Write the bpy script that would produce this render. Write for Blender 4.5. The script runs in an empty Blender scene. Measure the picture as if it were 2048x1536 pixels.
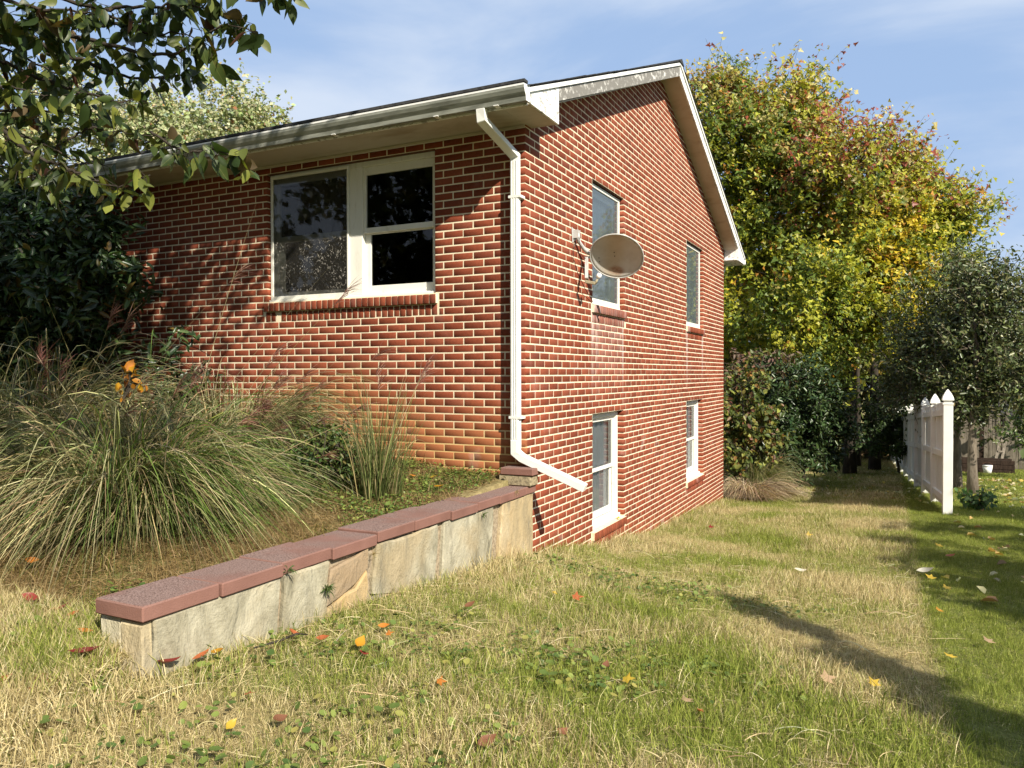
import bpy, math, random
import numpy as np
from mathutils import Vector, Matrix

rng = np.random.default_rng(11)
random.seed(11)
D = bpy.data
scene = bpy.context.scene
COL = scene.collection
PI = math.pi

# ------------------------------------------------------------------ camera
F = 1532.67
YAW, PITCH, ROLL = 0.45913, -0.01341, -0.00218
CAM = np.array([2.7695, -5.8624, -0.3218])
def cam_axes():
    fw = np.array([-math.sin(YAW) * math.cos(PITCH), math.cos(YAW) * math.cos(PITCH), math.sin(PITCH)])
    r = np.array([math.cos(YAW), math.sin(YAW), 0.0])
    u = np.cross(r, fw)
    return r * math.cos(ROLL) + u * math.sin(ROLL), -r * math.sin(ROLL) + u * math.cos(ROLL), fw
AR, AU, AF = cam_axes()
cd = D.cameras.new('camera')
cam = D.objects.new('camera', cd)
COL.objects.link(cam)
cd.sensor_fit = 'HORIZONTAL'
cd.sensor_width = 36.0
cd.lens = 36.0 * F / 2048.0
cd.clip_start = 0.05
cd.clip_end = 1000.0
M = Matrix.Identity(4)
for i in range(3):
    M[i][0], M[i][1], M[i][2], M[i][3] = AR[i], AU[i], -AF[i], CAM[i]
cam.matrix_world = M
scene.camera = cam

# ------------------------------------------------------------------ world, sun, exposure
SUN_DIR = np.array([-0.672, 0.442, -0.594])            # the way the light travels
SUN_DIR /= np.linalg.norm(SUN_DIR)
EL = math.asin(-SUN_DIR[2])
AZ = math.atan2(-SUN_DIR[0], -SUN_DIR[1])
w = D.worlds.new('World')
scene.world = w
w.use_nodes = True
nt = w.node_tree
nt.nodes.clear()
def N(t, ty, **kw):
    n = t.nodes.new(ty)
    for k, v in kw.items():
        setattr(n, k, v)
    return n
sky = N(nt, 'ShaderNodeTexSky')
sky.sky_type = 'NISHITA'
sky.sun_disc = False
sky.sun_elevation = EL
sky.sun_rotation = AZ
sky.air_density = 1.0
sky.dust_density = 0.25
sky.ozone_density = 1.0
tc = N(nt, 'ShaderNodeTexCoord')
sx = N(nt, 'ShaderNodeSeparateXYZ')
nt.links.new(tc.outputs['Generated'], sx.inputs[0])
zc = N(nt, 'ShaderNodeMath', operation='ADD'); zc.inputs[1].default_value = 0.42
zm = N(nt, 'ShaderNodeMath', operation='MAXIMUM'); zm.inputs[1].default_value = 0.05
nt.links.new(sx.outputs[2], zc.inputs[0]); nt.links.new(zc.outputs[0], zm.inputs[0])
dx = N(nt, 'ShaderNodeMath', operation='DIVIDE'); dy = N(nt, 'ShaderNodeMath', operation='DIVIDE')
nt.links.new(sx.outputs[0], dx.inputs[0]); nt.links.new(zm.outputs[0], dx.inputs[1])
nt.links.new(sx.outputs[1], dy.inputs[0]); nt.links.new(zm.outputs[0], dy.inputs[1])
cx = N(nt, 'ShaderNodeCombineXYZ')
nt.links.new(dx.outputs[0], cx.inputs[0]); nt.links.new(dy.outputs[0], cx.inputs[1])
mp = N(nt, 'ShaderNodeMapping')
mp.inputs['Rotation'].default_value = (0, 0, 0.35)
mp.inputs['Scale'].default_value = (0.8, 1.25, 1)
mp.inputs['Location'].default_value = (3.1, 1.7, 0)
nt.links.new(cx.outputs[0], mp.inputs[0])
cn = N(nt, 'ShaderNodeTexNoise')
cn.inputs['Scale'].default_value = 1.1; cn.inputs['Detail'].default_value = 7; cn.inputs['Roughness'].default_value = 0.55
cn.inputs['Distortion'].default_value = 0.5
nt.links.new(mp.outputs[0], cn.inputs['Vector'])
cr = N(nt, 'ShaderNodeMapRange'); cr.interpolation_type = 'SMOOTHSTEP'
cr.inputs[1].default_value = 0.36; cr.inputs[2].default_value = 0.58; cr.inputs[3].default_value = 0.0; cr.inputs[4].default_value = 0.85
nt.links.new(cn.outputs[0], cr.inputs[0])
mx = N(nt, 'ShaderNodeMix', data_type='RGBA')
veil = N(nt, 'ShaderNodeMix', data_type='RGBA'); veil.inputs[0].default_value = 0.80; veil.inputs[7].default_value = (4.3, 6.1, 9.3, 1)   # thin high haze over the whole sky
nt.links.new(sky.outputs[0], veil.inputs[6])
nt.links.new(cr.outputs[0], mx.inputs[0]); nt.links.new(veil.outputs[2], mx.inputs[6])
mx.inputs[7].default_value = (7.4, 8.3, 9.7, 1)
bg = N(nt, 'ShaderNodeBackground'); bg.inputs[1].default_value = 0.058
nt.links.new(mx.outputs[2], bg.inputs[0])
wo = N(nt, 'ShaderNodeOutputWorld'); nt.links.new(bg.outputs[0], wo.inputs[0])

sl = D.lights.new('sun', 'SUN'); sl.energy = 5.0; sl.angle = math.radians(0.55); sl.color = (1.0, 0.92, 0.77)
so = D.objects.new('sun', sl); COL.objects.link(so)
so.rotation_euler = Vector(SUN_DIR.tolist()).to_track_quat('-Z', 'Y').to_euler()
so.location = (8, -8, 12)
scene.view_settings.view_transform = 'Standard'
scene.view_settings.look = 'None'
scene.view_settings.exposure = 0.78
scene.view_settings.gamma = 1.0
scene.render.engine = 'CYCLES'
scene.cycles.use_denoising = True
scene.cycles.max_bounces = 8
scene.cycles.transparent_max_bounces = 12
scene.cycles.caustics_reflective = False
scene.cycles.caustics_refractive = False

# ------------------------------------------------------------------ pixel <-> world (photo pixels, 2048 wide)
def ray(u, v):
    return AF + AR * (u - 1024) / F - AU * (v - 768) / F
def at(u, v, t): return CAM + ray(u, v) * t
def onx(u, v, x):
    d = ray(u, v); return CAM + d * (x - CAM[0]) / d[0]
def ony(u, v, y):
    d = ray(u, v); return CAM + d * (y - CAM[1]) / d[1]
def proj(P):
    d = np.asarray(P, float) - CAM
    z = d @ AF
    zz = np.where(np.abs(z) < 1e-6, 1e-6, z)
    return 1024 + F * (d @ AR) / zz, 768 - F * (d @ AU) / zz, z

# ------------------------------------------------------------------ ground height
CP = np.array([(0.1, -3.85, -1.56), (0.1, -2.57, -1.617), (0.1, 0, -1.88), (0, 1.54, -2.12), (0, 4, -2.38), (0, 8.6, -2.70),
               (3.52, 7.1, -2.40), (3.52, 12, -2.71), (3.5, 19, -3.15), (2.77, -5.86, -1.80), (3.6, 0, -2.08), (6.5, 0, -2.0), (6.5, -6, -1.85),
               (7, 8, -2.4), (7, 14, -2.75), (0, 14, -3.0), (-5, 14, -3.0), (0, 20, -3.3), (8, 22, -3.25), (1.0, -5.5, -1.60),
               (-0.3, -4.0, -1.50), (-2, -4.6, -1.42), (-6, -4, -1.35), (-6, -9, -1.35), (1, -9, -1.6), (5, -10, -1.8),
               (-14, -4, -1.3), (-16, 10, -2.5), (14, 2, -2.2), (14, 20, -3.1), (0, 30, -3.6), (-16, 30, -3.6), (16, 32, -3.6), (14, -10, -1.9)], float)
def _tps(r2):
    return np.where(r2 > 1e-12, r2 * np.log(np.maximum(r2, 1e-12)) * 0.5, 0.0)
_n = len(CP)
_A = np.zeros((_n + 3, _n + 3))
_d2 = ((CP[:, None, :2] - CP[None, :, :2]) ** 2).sum(-1)
_A[:_n, :_n] = _tps(_d2) + np.eye(_n) * 0.15
_A[:_n, _n] = 1; _A[:_n, _n + 1:] = CP[:, :2]
_A[_n, :_n] = 1; _A[_n + 1:, :_n] = CP[:, :2].T
_w = np.linalg.solve(_A, np.concatenate([CP[:, 2], [0, 0, 0]]))
def sstep(a, b, x):
    t = np.clip((x - a) / (b - a), 0, 1); return t * t * (3 - 2 * t)
def lower(x, y):
    x = np.asarray(x, float); y = np.asarray(y, float)
    xc = np.clip(x, -16, 16); yc = np.clip(y, -10, 34)
    r2 = (xc[..., None] - CP[:, 0]) ** 2 + (yc[..., None] - CP[:, 1]) ** 2
    return (_tps(r2) @ _w[:_n]) + _w[_n] + _w[_n + 1] * xc + _w[_n + 2] * yc
def upper(x, y):
    x = np.asarray(x, float); y = np.asarray(y, float)
    base = np.interp(y, [-4.6, -3.8, -2.8, -1.5, -0.5, 0.0], [-1.45, -1.45, -1.36, -1.29, -1.24, -1.20])
    return base + 0.10 * sstep(0.3, 1.6, -x) * sstep(-2.5, 0, y)
def ground(x, y):
    x = np.asarray(x, float); y = np.asarray(y, float)
    lo = lower(x, y)
    up = upper(x, y)
    m = sstep(-4.7, -3.7, y) * (x < -0.06) * (y < 0.05) * (1 - sstep(10, 16, -x))
    bump = 0.012 * np.sin(x * 3.1 + 1.3 * np.sin(y * 1.7)) * np.sin(y * 2.7 + 0.8 * np.sin(x * 2.1))
    return lo * (1 - m) + up * m + bump
def hit(u, v):
    d = ray(u, v); t0 = 0.5
    for k in range(4000):
        t = 0.5 + k * 0.01
        P = CAM + d * t
        if P[2] <= float(ground(P[0], P[1])): return P
    return CAM + d * 40

# ------------------------------------------------------------------ mesh helpers
def link(o, parent=None):
    COL.objects.link(o)
    if parent is not None: o.parent = parent
    return o
def tag(o, label=None, cat=None, group=None, kind=None):
    if label: o['label'] = label
    if cat: o['category'] = cat
    if group: o['group'] = group
    if kind: o['kind'] = kind
    return o
def thing(name, label, cat, loc=(0, 0, 0), group=None):
    o = D.objects.new(name, None); o.location = loc
    o.empty_display_size = 0.2
    COL.objects.link(o)
    return tag(o, label, cat, group)
def np_mesh(name, V, Fc, attrs=None, mat=None, smooth=False):
    V = np.ascontiguousarray(V, np.float32); Fc = np.ascontiguousarray(Fc, np.int32)
    me = D.meshes.new(name)
    me.vertices.add(len(V)); me.vertices.foreach_set('co', V.ravel())
    if len(Fc):
        k = Fc.shape[1]
        me.loops.add(Fc.size); me.loops.foreach_set('vertex_index', Fc.ravel())
        me.polygons.add(len(Fc))
        me.polygons.foreach_set('loop_start', np.arange(0, Fc.size, k, dtype=np.int32))
        me.polygons.foreach_set('loop_total', np.full(len(Fc), k, np.int32))
        if smooth: me.polygons.foreach_set('use_smooth', np.ones(len(Fc), bool))
    if attrs:
        for an, arr in attrs.items():
            arr = np.asarray(arr)
            if arr.ndim == 2:
                a = me.attributes.new(an, 'FLOAT_COLOR', 'POINT')
                c = np.ones((len(V), 4), np.float32); c[:, :3] = arr
                a.data.foreach_set('color', c.ravel())
            elif arr.dtype.kind == 'i':
                a = me.attributes.new(an, 'INT', 'POINT'); a.data.foreach_set('value', arr.astype(np.int32))
            else:
                a = me.attributes.new(an, 'FLOAT', 'POINT'); a.data.foreach_set('value', arr.astype(np.float32))
    me.update(calc_edges=True)
    if mat: me.materials.append(mat)
    return me
def obj(name, me, parent=None):
    return link(D.objects.new(name, me), parent)

class MB:
    """collects polygons, then builds one mesh object"""
    def __init__(s): s.v = []; s.f = []
    def box(s, a, b, M=None):
        x0, y0, z0 = a; x1, y1, z1 = b
        n = len(s.v)
        P = [(x0, y0, z0), (x1, y0, z0), (x1, y1, z0), (x0, y1, z0), (x0, y0, z1), (x1, y0, z1), (x1, y1, z1), (x0, y1, z1)]
        if M is not None: P = [tuple(M @ Vector(p)) for p in P]
        s.v += P
        s.f += [tuple(n + i for i in q) for q in ((0, 3, 2, 1), (4, 5, 6, 7), (0, 1, 5, 4), (1, 2, 6, 5), (2, 3, 7, 6), (3, 0, 4, 7))]
        return s
    def poly(s, pts):
        n = len(s.v); s.v += [tuple(p) for p in pts]; s.f.append(tuple(range(n, n + len(pts)))); return s
    def prism(s, pts, d):
        """extrude polygon pts by vector d"""
        n = len(s.v); k = len(pts); d = np.asarray(d, float)
        s.v += [tuple(p) for p in pts] + [tuple(np.asarray(p, float) + d) for p in pts]
        s.f.append(tuple(range(n, n + k))); s.f.append(tuple(range(n + 2 * k - 1, n + k - 1, -1)))
        for i in range(k):
            j = (i + 1) % k
            s.f.append((n + i, n + k + i, n + k + j, n + j))
        return s
    def tube(s, pts, rad, seg=8, cap=True):
        pts = [np.asarray(p, float) for p in pts]; m = len(pts)
        if np.isscalar(rad): rad = [rad] * m
        n = len(s.v); up = np.array([0.13, 0.21, 0.97])
        for i in range(m):
            t = pts[min(i + 1, m - 1)] - pts[max(i - 1, 0)]; t /= (np.linalg.norm(t) + 1e-9)
            a = np.cross(t, up)
            if np.linalg.norm(a) < 0.05: a = np.cross(t, np.array([1.0, 0, 0]))
            a /= np.linalg.norm(a); b = np.cross(t, a)
            for k in range(seg):
                an = 2 * PI * k / seg
                s.v.append(tuple(pts[i] + (a * math.cos(an) + b * math.sin(an)) * rad[i]))
        for i in range(m - 1):
            for k in range(seg):
                k2 = (k + 1) % seg
                s.f.append((n + i * seg + k, n + i * seg + k2, n + (i + 1) * seg + k2, n + (i + 1) * seg + k))
        if cap:
            s.f.append(tuple(n + k for k in range(seg - 1, -1, -1)))
            s.f.append(tuple(n + (m - 1) * seg + k for k in range(seg)))
        return s
    def rtube(s, pts, w, h, ref=(0, 0, 1)):
        """rectangular tube along pts (sharp mitred): w across, h along ref side"""
        pts = [np.asarray(p, float) for p in pts]; m = len(pts); n = len(s.v)
        for i in range(m):
            t1 = pts[i] - pts[i - 1] if i > 0 else pts[1] - pts[0]
            t2 = pts[i + 1] - pts[i] if i < m - 1 else t1
            t1 = t1 / np.linalg.norm(t1); t2 = t2 / np.linalg.norm(t2)
            t = t1 + t2; t /= np.linalg.norm(t)
            a = np.asarray(ref, float); a = a / np.linalg.norm(a)
            b = np.cross(t, a); b /= np.linalg.norm(b)
            c = np.cross(b, t)
            k = 1.0 / max(0.5, float(np.dot(t, t2)))
            for (p, q) in ((-1, -1), (1, -1), (1, 1), (-1, 1)):
                s.v.append(tuple(pts[i] + b * p * w / 2 + c * q * h / 2 * k))
        for i in range(m - 1):
            for k in range(4):
                k2 = (k + 1) % 4
                s.f.append((n + 4 * i + k, n + 4 * i + k2, n + 4 * i + 4 + k2, n + 4 * i + 4 + k))
        s.f.append((n + 3, n + 2, n + 1, n)); s.f.append(tuple(n + 4 * (m - 1) + k for k in range(4)))
        return s
    def mesh(s, name, mat=None, smooth=False, bevel=0.0):
        me = D.meshes.new(name); me.from_pydata([tuple(map(float, p)) for p in s.v], [], s.f); me.update()
        if smooth:
            for p in me.polygons: p.use_smooth = True
        if bevel > 0:
            import bmesh
            bm = bmesh.new(); bm.from_mesh(me)
            bmesh.ops.recalc_face_normals(bm, faces=bm.faces[:])
            bmesh.ops.bevel(bm, geom=bm.edges[:], offset=bevel, segments=1, affect='EDGES', clamp_overlap=True)
            bm.to_mesh(me); bm.free(); me.update()
        if mat: me.materials.append(mat)
        return me
    def build(s, name, mat, parent=None, smooth=False, bevel=0.0):
        return obj(name, s.mesh(name, mat, smooth, bevel), parent)

# ------------------------------------------------------------------ materials
def newmat(name):
    m = D.materials.new(name); m.use_nodes = True
    t = m.node_tree; t.nodes.clear()
    o = N(t, 'ShaderNodeOutputMaterial')
    b = N(t, 'ShaderNodeBsdfPrincipled')
    t.links.new(b.outputs[0], o.inputs[0])
    return m, t, b, o
def lk(t, a, b): t.links.new(a, b)
def noise(t, vec, scale, detail=3, rough=0.5, dist=0.0):
    n = N(t, 'ShaderNodeTexNoise')
    n.inputs['Scale'].default_value = scale; n.inputs['Detail'].default_value = detail
    n.inputs['Roughness'].default_value = rough; n.inputs['Distortion'].default_value = dist
    if vec is not None: lk(t, vec, n.inputs['Vector'])
    return n.outputs[0]
def ramp(t, fac, stops):
    r = N(t, 'ShaderNodeValToRGB')
    e = r.color_ramp.elements
    while len(e) < len(stops): e.new(0.5)
    for i, (p, c) in enumerate(stops):
        e[i].position = p; e[i].color = (c[0], c[1], c[2], 1)
    lk(t, fac, r.inputs[0]); return r.outputs[0]
def mrange(t, fac, a, b, c=0.0, d=1.0, smooth=True):
    n = N(t, 'ShaderNodeMapRange')
    if smooth: n.interpolation_type = 'SMOOTHSTEP'
    lk(t, fac, n.inputs[0])
    for i, v in enumerate((a, b, c, d)): n.inputs[i + 1].default_value = v
    return n.outputs[0]
def mix(t, fac, a, b, mode='MIX'):
    n = N(t, 'ShaderNodeMix', data_type='RGBA'); n.blend_type = mode
    for s, v in ((0, fac), (6, a), (7, b)):
        if hasattr(v, 'is_output'): lk(t, v, n.inputs[s])
        elif s == 0: n.inputs[0].default_value = v
        else: n.inputs[s].default_value = (v[0], v[1], v[2], 1)
    return n.outputs[2]
def math_(t, op, a, b=None, clamp=False):
    n = N(t, 'ShaderNodeMath', operation=op); n.use_clamp = clamp
    for i, v in enumerate((a, b)):
        if v is None: continue
        if hasattr(v, 'is_output'): lk(t, v, n.inputs[i])
        else: n.inputs[i].default_value = v
    return n.outputs[0]
def bump(t, b, h, strength=0.3, dist=0.01):
    n = N(t, 'ShaderNodeBump'); n.inputs['Strength'].default_value = strength; n.inputs['Distance'].default_value = dist
    lk(t, h, n.inputs['Height']); lk(t, n.outputs[0], b.inputs['Normal'])
def wpos(t): return N(t, 'ShaderNodeNewGeometry').outputs['Position']
def vmap(t, vec, scale=(1, 1, 1), loc=(0, 0, 0), rot=(0, 0, 0)):
    n = N(t, 'ShaderNodeMapping'); lk(t, vec, n.inputs[0])
    n.inputs['Scale'].default_value = scale; n.inputs['Location'].default_value = loc; n.inputs['Rotation'].default_value = rot
    return n.outputs[0]
def attr(t, name):
    n = N(t, 'ShaderNodeAttribute'); n.attribute_name = name; return n
def simple(name, col, rough=0.7, spec=0.3, ns=0.0, nscale=20, metal=0.0, bmp=0.0):
    m, t, b, o = newmat(name)
    b.inputs['Roughness'].default_value = rough; b.inputs['Metallic'].default_value = metal
    b.inputs['Specular IOR Level'].default_value = spec
    P = wpos(t)
    if ns > 0:
        n = noise(t, P, nscale, 5, 0.6)
        c = mix(t, mrange(t, n, 0.3, 0.7), tuple(x * (1 - ns) for x in col), tuple(min(1, x * (1 + ns)) for x in col))
        lk(t, c, b.inputs['Base Color'])
    else:
        b.inputs['Base Color'].default_value = (*col, 1)
    if bmp > 0: bump(t, b, noise(t, P, nscale * 4, 4), bmp, 0.004)
    return m
def leafmat(name, trans=0.35, rough=0.45, tint=None):
    m, t, b, o = newmat(name)
    c = attr(t, 'col').outputs['Color']
    if tint: c = mix(t, 1.0, c, tint, 'MULTIPLY')
    lk(t, c, b.inputs['Base Color']); b.inputs['Roughness'].default_value = rough
    b.inputs['Specular IOR Level'].default_value = 0.35
    tr = N(t, 'ShaderNodeBsdfTranslucent'); lk(t, mix(t, 1.0, c, (1.15, 1.2, 0.55), 'MULTIPLY'), tr.inputs[0])
    ms = N(t, 'ShaderNodeMixShader'); ms.inputs[0].default_value = trans
    lk(t, b.outputs[0], ms.inputs[1]); lk(t, tr.outputs[0], ms.inputs[2]); lk(t, ms.outputs[0], o.inputs[0])
    return m

def stain_masks(t):
    """soil splash low on the walls, and lime runs under the gable sills (world position)"""
    P = wpos(t); s = N(t, 'ShaderNodeSeparateXYZ'); lk(t, P, s.inputs[0])
    x, y, z = s.outputs
    n1 = noise(t, P, 1.6, 3); n2 = noise(t, P, 7, 3)
    # front wall: orange clay splash, higher towards x=-1.9
    front = mrange(t, y, 0.03, 0.035, 1, 0, False)
    hx = math_(t, 'ABSOLUTE', math_(t, 'ADD', x, 2.0))
    top = math_(t, 'ADD', math_(t, 'MULTIPLY', hx, -0.28), -0.20)
    top = math_(t, 'ADD', top, math_(t, 'MULTIPLY', math_(t, 'SUBTRACT', n1, 0.5), 0.7))
    a = mrange(t, math_(t, 'SUBTRACT', top, z), -0.18, 0.48, 0, 0.95)
    clay = math_(t, 'MULTIPLY', a, front)
    low = math_(t, 'ADD', -1.88, math_(t, 'MULTIPLY', y, -0.085))
    g = mrange(t, math_(t, 'SUBTRACT', math_(t, 'ADD', low, math_(t, 'MULTIPLY', math_(t, 'SUBTRACT', n1, 0.5), 0.5)), z), -0.25, 0.30, 0, 0.38)
    gclay = math_(t, 'MULTIPLY', g, math_(t, 'SUBTRACT', 1.0, front))
    clay = math_(t, 'MAXIMUM', clay, gclay)
    # lime
    lime = None
    for (yc, hw) in ((1.63, 0.045), (2.62, 0.03), (5.72, 0.05), (6.78, 0.04), (1.75, 0.03)):
        c = mrange(t, math_(t, 'ABSOLUTE', math_(t, 'SUBTRACT', y, yc)), hw * 0.4, hw * 1.8, 1, 0)
        lime = c if lime is None else math_(t, 'MAXIMUM', lime, c)
    zz = math_(t, 'MULTIPLY', mrange(t, z, 0.40, 0.42, 1, 0), mrange(t, z, -0.75, 0.25, 0, 1))
    wide = math_(t, 'MULTIPLY', mrange(t, math_(t, 'ABSOLUTE', math_(t, 'SUBTRACT', y, 2.14)), 0.42, 0.58, 0.35, 0), 1.0)
    lime = math_(t, 'MAXIMUM', lime, wide)
    lime = math_(t, 'MULTIPLY', math_(t, 'MULTIPLY', lime, zz), mrange(t, n2, 0.3, 0.65, 0.25, 0.75))
    lime = math_(t, 'MULTIPLY', lime, math_(t, 'SUBTRACT', 1.0, front))
    # loose lime patches near the corner
    pt = math_(t, 'MULTIPLY', mrange(t, noise(t, P, 3.1, 4), 0.60, 0.74, 0, 0.35), mrange(t, z, -1.3, -0.3, 1, 0.25))
    return clay, math_(t, 'MAXIMUM', lime, pt)

def brick_mat():
    m, t, b, o = newmat('red_brick')
    r = math_(t, 'FRACT', math_(t, 'ADD', attr(t, 'rnd').outputs['Fac'], N(t, 'ShaderNodeObjectInfo').outputs['Random']))
    P = wpos(t)
    c = ramp(t, r, [(0.0, (0.175, 0.041, 0.020)), (0.3, (0.205, 0.048, 0.023)), (0.65, (0.235, 0.057, 0.028)), (0.9, (0.265, 0.072, 0.038)), (1.0, (0.175, 0.047, 0.028))])
    big = noise(t, P, 0.9, 4, 0.6)
    c = mix(t, 1.0, c, ramp(t, big, [(0.3, (0.84, 0.84, 0.86)), (0.7, (1.12, 1.12, 1.10))]), 'MULTIPLY')
    dk = math_(t, 'FRACT', math_(t, 'MULTIPLY', r, 13.7))
    c = mix(t, mrange(t, dk, 0.93, 0.95, 0, 0.30, False), c, (0.13, 0.040, 0.026))
    n = noise(t, P, 38, 5, 0.65)
    c = mix(t, 1.0, c, ramp(t, n, [(0.25, (0.74, 0.74, 0.74)), (0.6, (1.05, 1.05, 1.05)), (0.8, (1.2, 1.22, 1.25))]), 'MULTIPLY')
    sp = mrange(t, noise(t, P, 160, 2), 0.68, 0.76)
    c = mix(t, math_(t, 'MULTIPLY', sp, 0.35), c, (0.42, 0.30, 0.22))
    clay, lime = stain_masks(t)
    c = mix(t, math_(t, 'MULTIPLY', clay, 0.7), c, (0.34, 0.135, 0.055))
    c = mix(t, lime, c, (0.48, 0.36, 0.33))
    lk(t, c, b.inputs['Base Color'])
    b.inputs['Roughness'].default_value = 0.86; b.inputs['Specular IOR Level'].default_value = 0.2
    bump(t, b, noise(t, P, 130, 5, 0.7), 0.35, 0.003)
    return m
def mortar_mat():
    m, t, b, o = newmat('cream_mortar')
    P = wpos(t)
    c = ramp(t, noise(t, P, 14, 5, 0.6), [(0.3, (0.68, 0.58, 0.42)), (0.7, (0.84, 0.74, 0.55))])
    clay, lime = stain_masks(t)
    c = mix(t, math_(t, 'MULTIPLY', clay, 0.95), c, (0.58, 0.38, 0.15))
    c = mix(t, lime, c, (0.66, 0.58, 0.50))
    lk(t, c, b.inputs['Base Color']); b.inputs['Roughness'].default_value = 0.95; b.inputs['Specular IOR Level'].default_value = 0.1
    bump(t, b, noise(t, P, 220, 4), 0.5, 0.003)
    return m
MAT = {}
MAT['brick'] = brick_mat()
MAT['mortar'] = mortar_mat()
MAT['white_metal'] = simple('white_painted_metal', (0.76, 0.76, 0.73), 0.35, 0.4, 0.05, 6)
def grime(name, base, dark, scale, lo, hi, stretch=(1, 1, 1), rough=0.7, bm=0.2, bscale=60):
    m, t, b, o = newmat(name); P = wpos(t)
    n = noise(t, vmap(t, P, stretch), scale, 8, 0.68, 0.3)
    lk(t, mix(t, mrange(t, n, lo, hi), base, dark), b.inputs['Base Color'])
    b.inputs['Roughness'].default_value = rough; b.inputs['Specular IOR Level'].default_value = 0.25
    if bm: bump(t, b, noise(t, P, bscale, 5, 0.7), bm, 0.003)
    return m
MAT['gutter'] = grime('weathered_gutter_paint', (0.30, 0.31, 0.27), (0.13, 0.135, 0.115), 2.6, 0.38, 0.72, (1, 5, 5), 0.4, 0.0)
MAT['soffit'] = grime('soffit_paint', (0.50, 0.45, 0.38), (0.36, 0.30, 0.23), 1.6, 0.45, 0.75, (1, 2, 2), 0.8, 0.1)
MAT['peeling'] = grime('peeling_white_paint', (0.78, 0.78, 0.76), (0.36, 0.345, 0.32), 19, 0.53, 0.60, (1, 0.8, 1.5), 0.8, 0.9, 45)
MAT['bare_board'] = grime('weathered_bare_board', (0.20, 0.19, 0.175), (0.62, 0.61, 0.58), 11, 0.52, 0.66, (1, 1.0, 1.6), 0.85, 0.6, 50)
MAT['trim_white'] = grime('white_drip_trim', (0.78, 0.78, 0.76), (0.62, 0.61, 0.58), 5, 0.5, 0.8, (1, 1, 1), 0.5, 0.0)
MAT['window_white'] = grime('window_white_paint', (0.74, 0.73, 0.67), (0.58, 0.55, 0.46), 6, 0.5, 0.85, (2, 2, 0.7), 0.5, 0.1)
MAT['shingle'] = simple('charcoal_shingle', (0.045, 0.045, 0.047), 0.95, 0.15, 0.35, 30, 0, 0.5)
MAT['black'] = simple('black_rubber', (0.012, 0.012, 0.012), 0.6, 0.3)
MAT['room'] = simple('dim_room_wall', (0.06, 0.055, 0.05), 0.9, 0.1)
MAT['curtain'] = simple('pale_curtain', (0.74, 0.75, 0.74), 0.9, 0.1, 0.06, 3)
def glass(name, tint, refl=0.12, dirt=0.0, haze=0.0):
    m, t, b, o = newmat(name); t.nodes.remove(b)
    tr = N(t, 'ShaderNodeBsdfTransparent'); tr.inputs[0].default_value = (*tint, 1)
    gl = N(t, 'ShaderNodeBsdfGlossy'); gl.inputs['Roughness'].default_value = 0.02; gl.inputs[0].default_value = (0.95, 0.97, 1, 1)
    P = wpos(t)
    bn = N(t, 'ShaderNodeBump'); bn.inputs['Strength'].default_value = 0.015; bn.inputs['Distance'].default_value = 0.02
    lk(t, noise(t, P, 3, 2), bn.inputs['Height']); lk(t, bn.outputs[0], gl.inputs['Normal'])
    fr = N(t, 'ShaderNodeFresnel'); fr.inputs[0].default_value = 1.5
    fa = math_(t, 'MULTIPLY', fr.outputs[0], refl / 0.05, True)
    ms = N(t, 'ShaderNodeMixShader'); lk(t, fa, ms.inputs[0]); lk(t, tr.outputs[0], ms.inputs[1]); lk(t, gl.outputs[0], ms.inputs[2])
    out = ms.outputs[0]
    if haze:
        df = N(t, 'ShaderNodeBsdfDiffuse'); df.inputs[0].default_value = (0.42, 0.50, 0.53, 1)
        m3 = N(t, 'ShaderNodeMixShader'); m3.inputs[0].default_value = haze; lk(t, out, m3.inputs[1]); lk(t, df.outputs[0], m3.inputs[2]); out = m3.outputs[0]
    if dirt:
        df = N(t, 'ShaderNodeBsdfDiffuse'); df.inputs[0].default_value = (0.50, 0.47, 0.42, 1)
        s = N(t, 'ShaderNodeSeparateXYZ'); lk(t, P, s.inputs[0])
        film = 0.035
        spots = math_(t, 'MULTIPLY', mrange(t, noise(t, vmap(t, P, (1, 1, 0.7)), 46, 3, 0.6, 1.6), 0.57, 0.66, 0, 0.65),
                      mrange(t, noise(t, P, 3.0, 2), 0.36, 0.58))
        spots = math_(t, 'MULTIPLY', spots, mrange(t, s.outputs[2], 1.02, 1.05, 1, 0.25))
        ff = math_(t, 'ADD', spots, film)
        m2 = N(t, 'ShaderNodeMixShader'); lk(t, ff, m2.inputs[0]); lk(t, out, m2.inputs[1]); lk(t, df.outputs[0], m2.inputs[2])
        out = m2.outputs[0]
    lk(t, out, o.inputs[0]); return m
MAT['glass'] = glass('window_glass', (0.55, 0.57, 0.56), 0.038)
MAT['glass_dirty'] = glass('dirty_storm_glass', (0.45, 0.46, 0.45), 0.04, 1.0)
MAT['glass_storm'] = glass('hazy_storm_glass', (0.86, 0.90, 0.91), 0.05, 0, 0.13)
MAT['glass_side'] = glass('side_window_glass', (0.93, 0.95, 0.95), 0.045)

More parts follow.
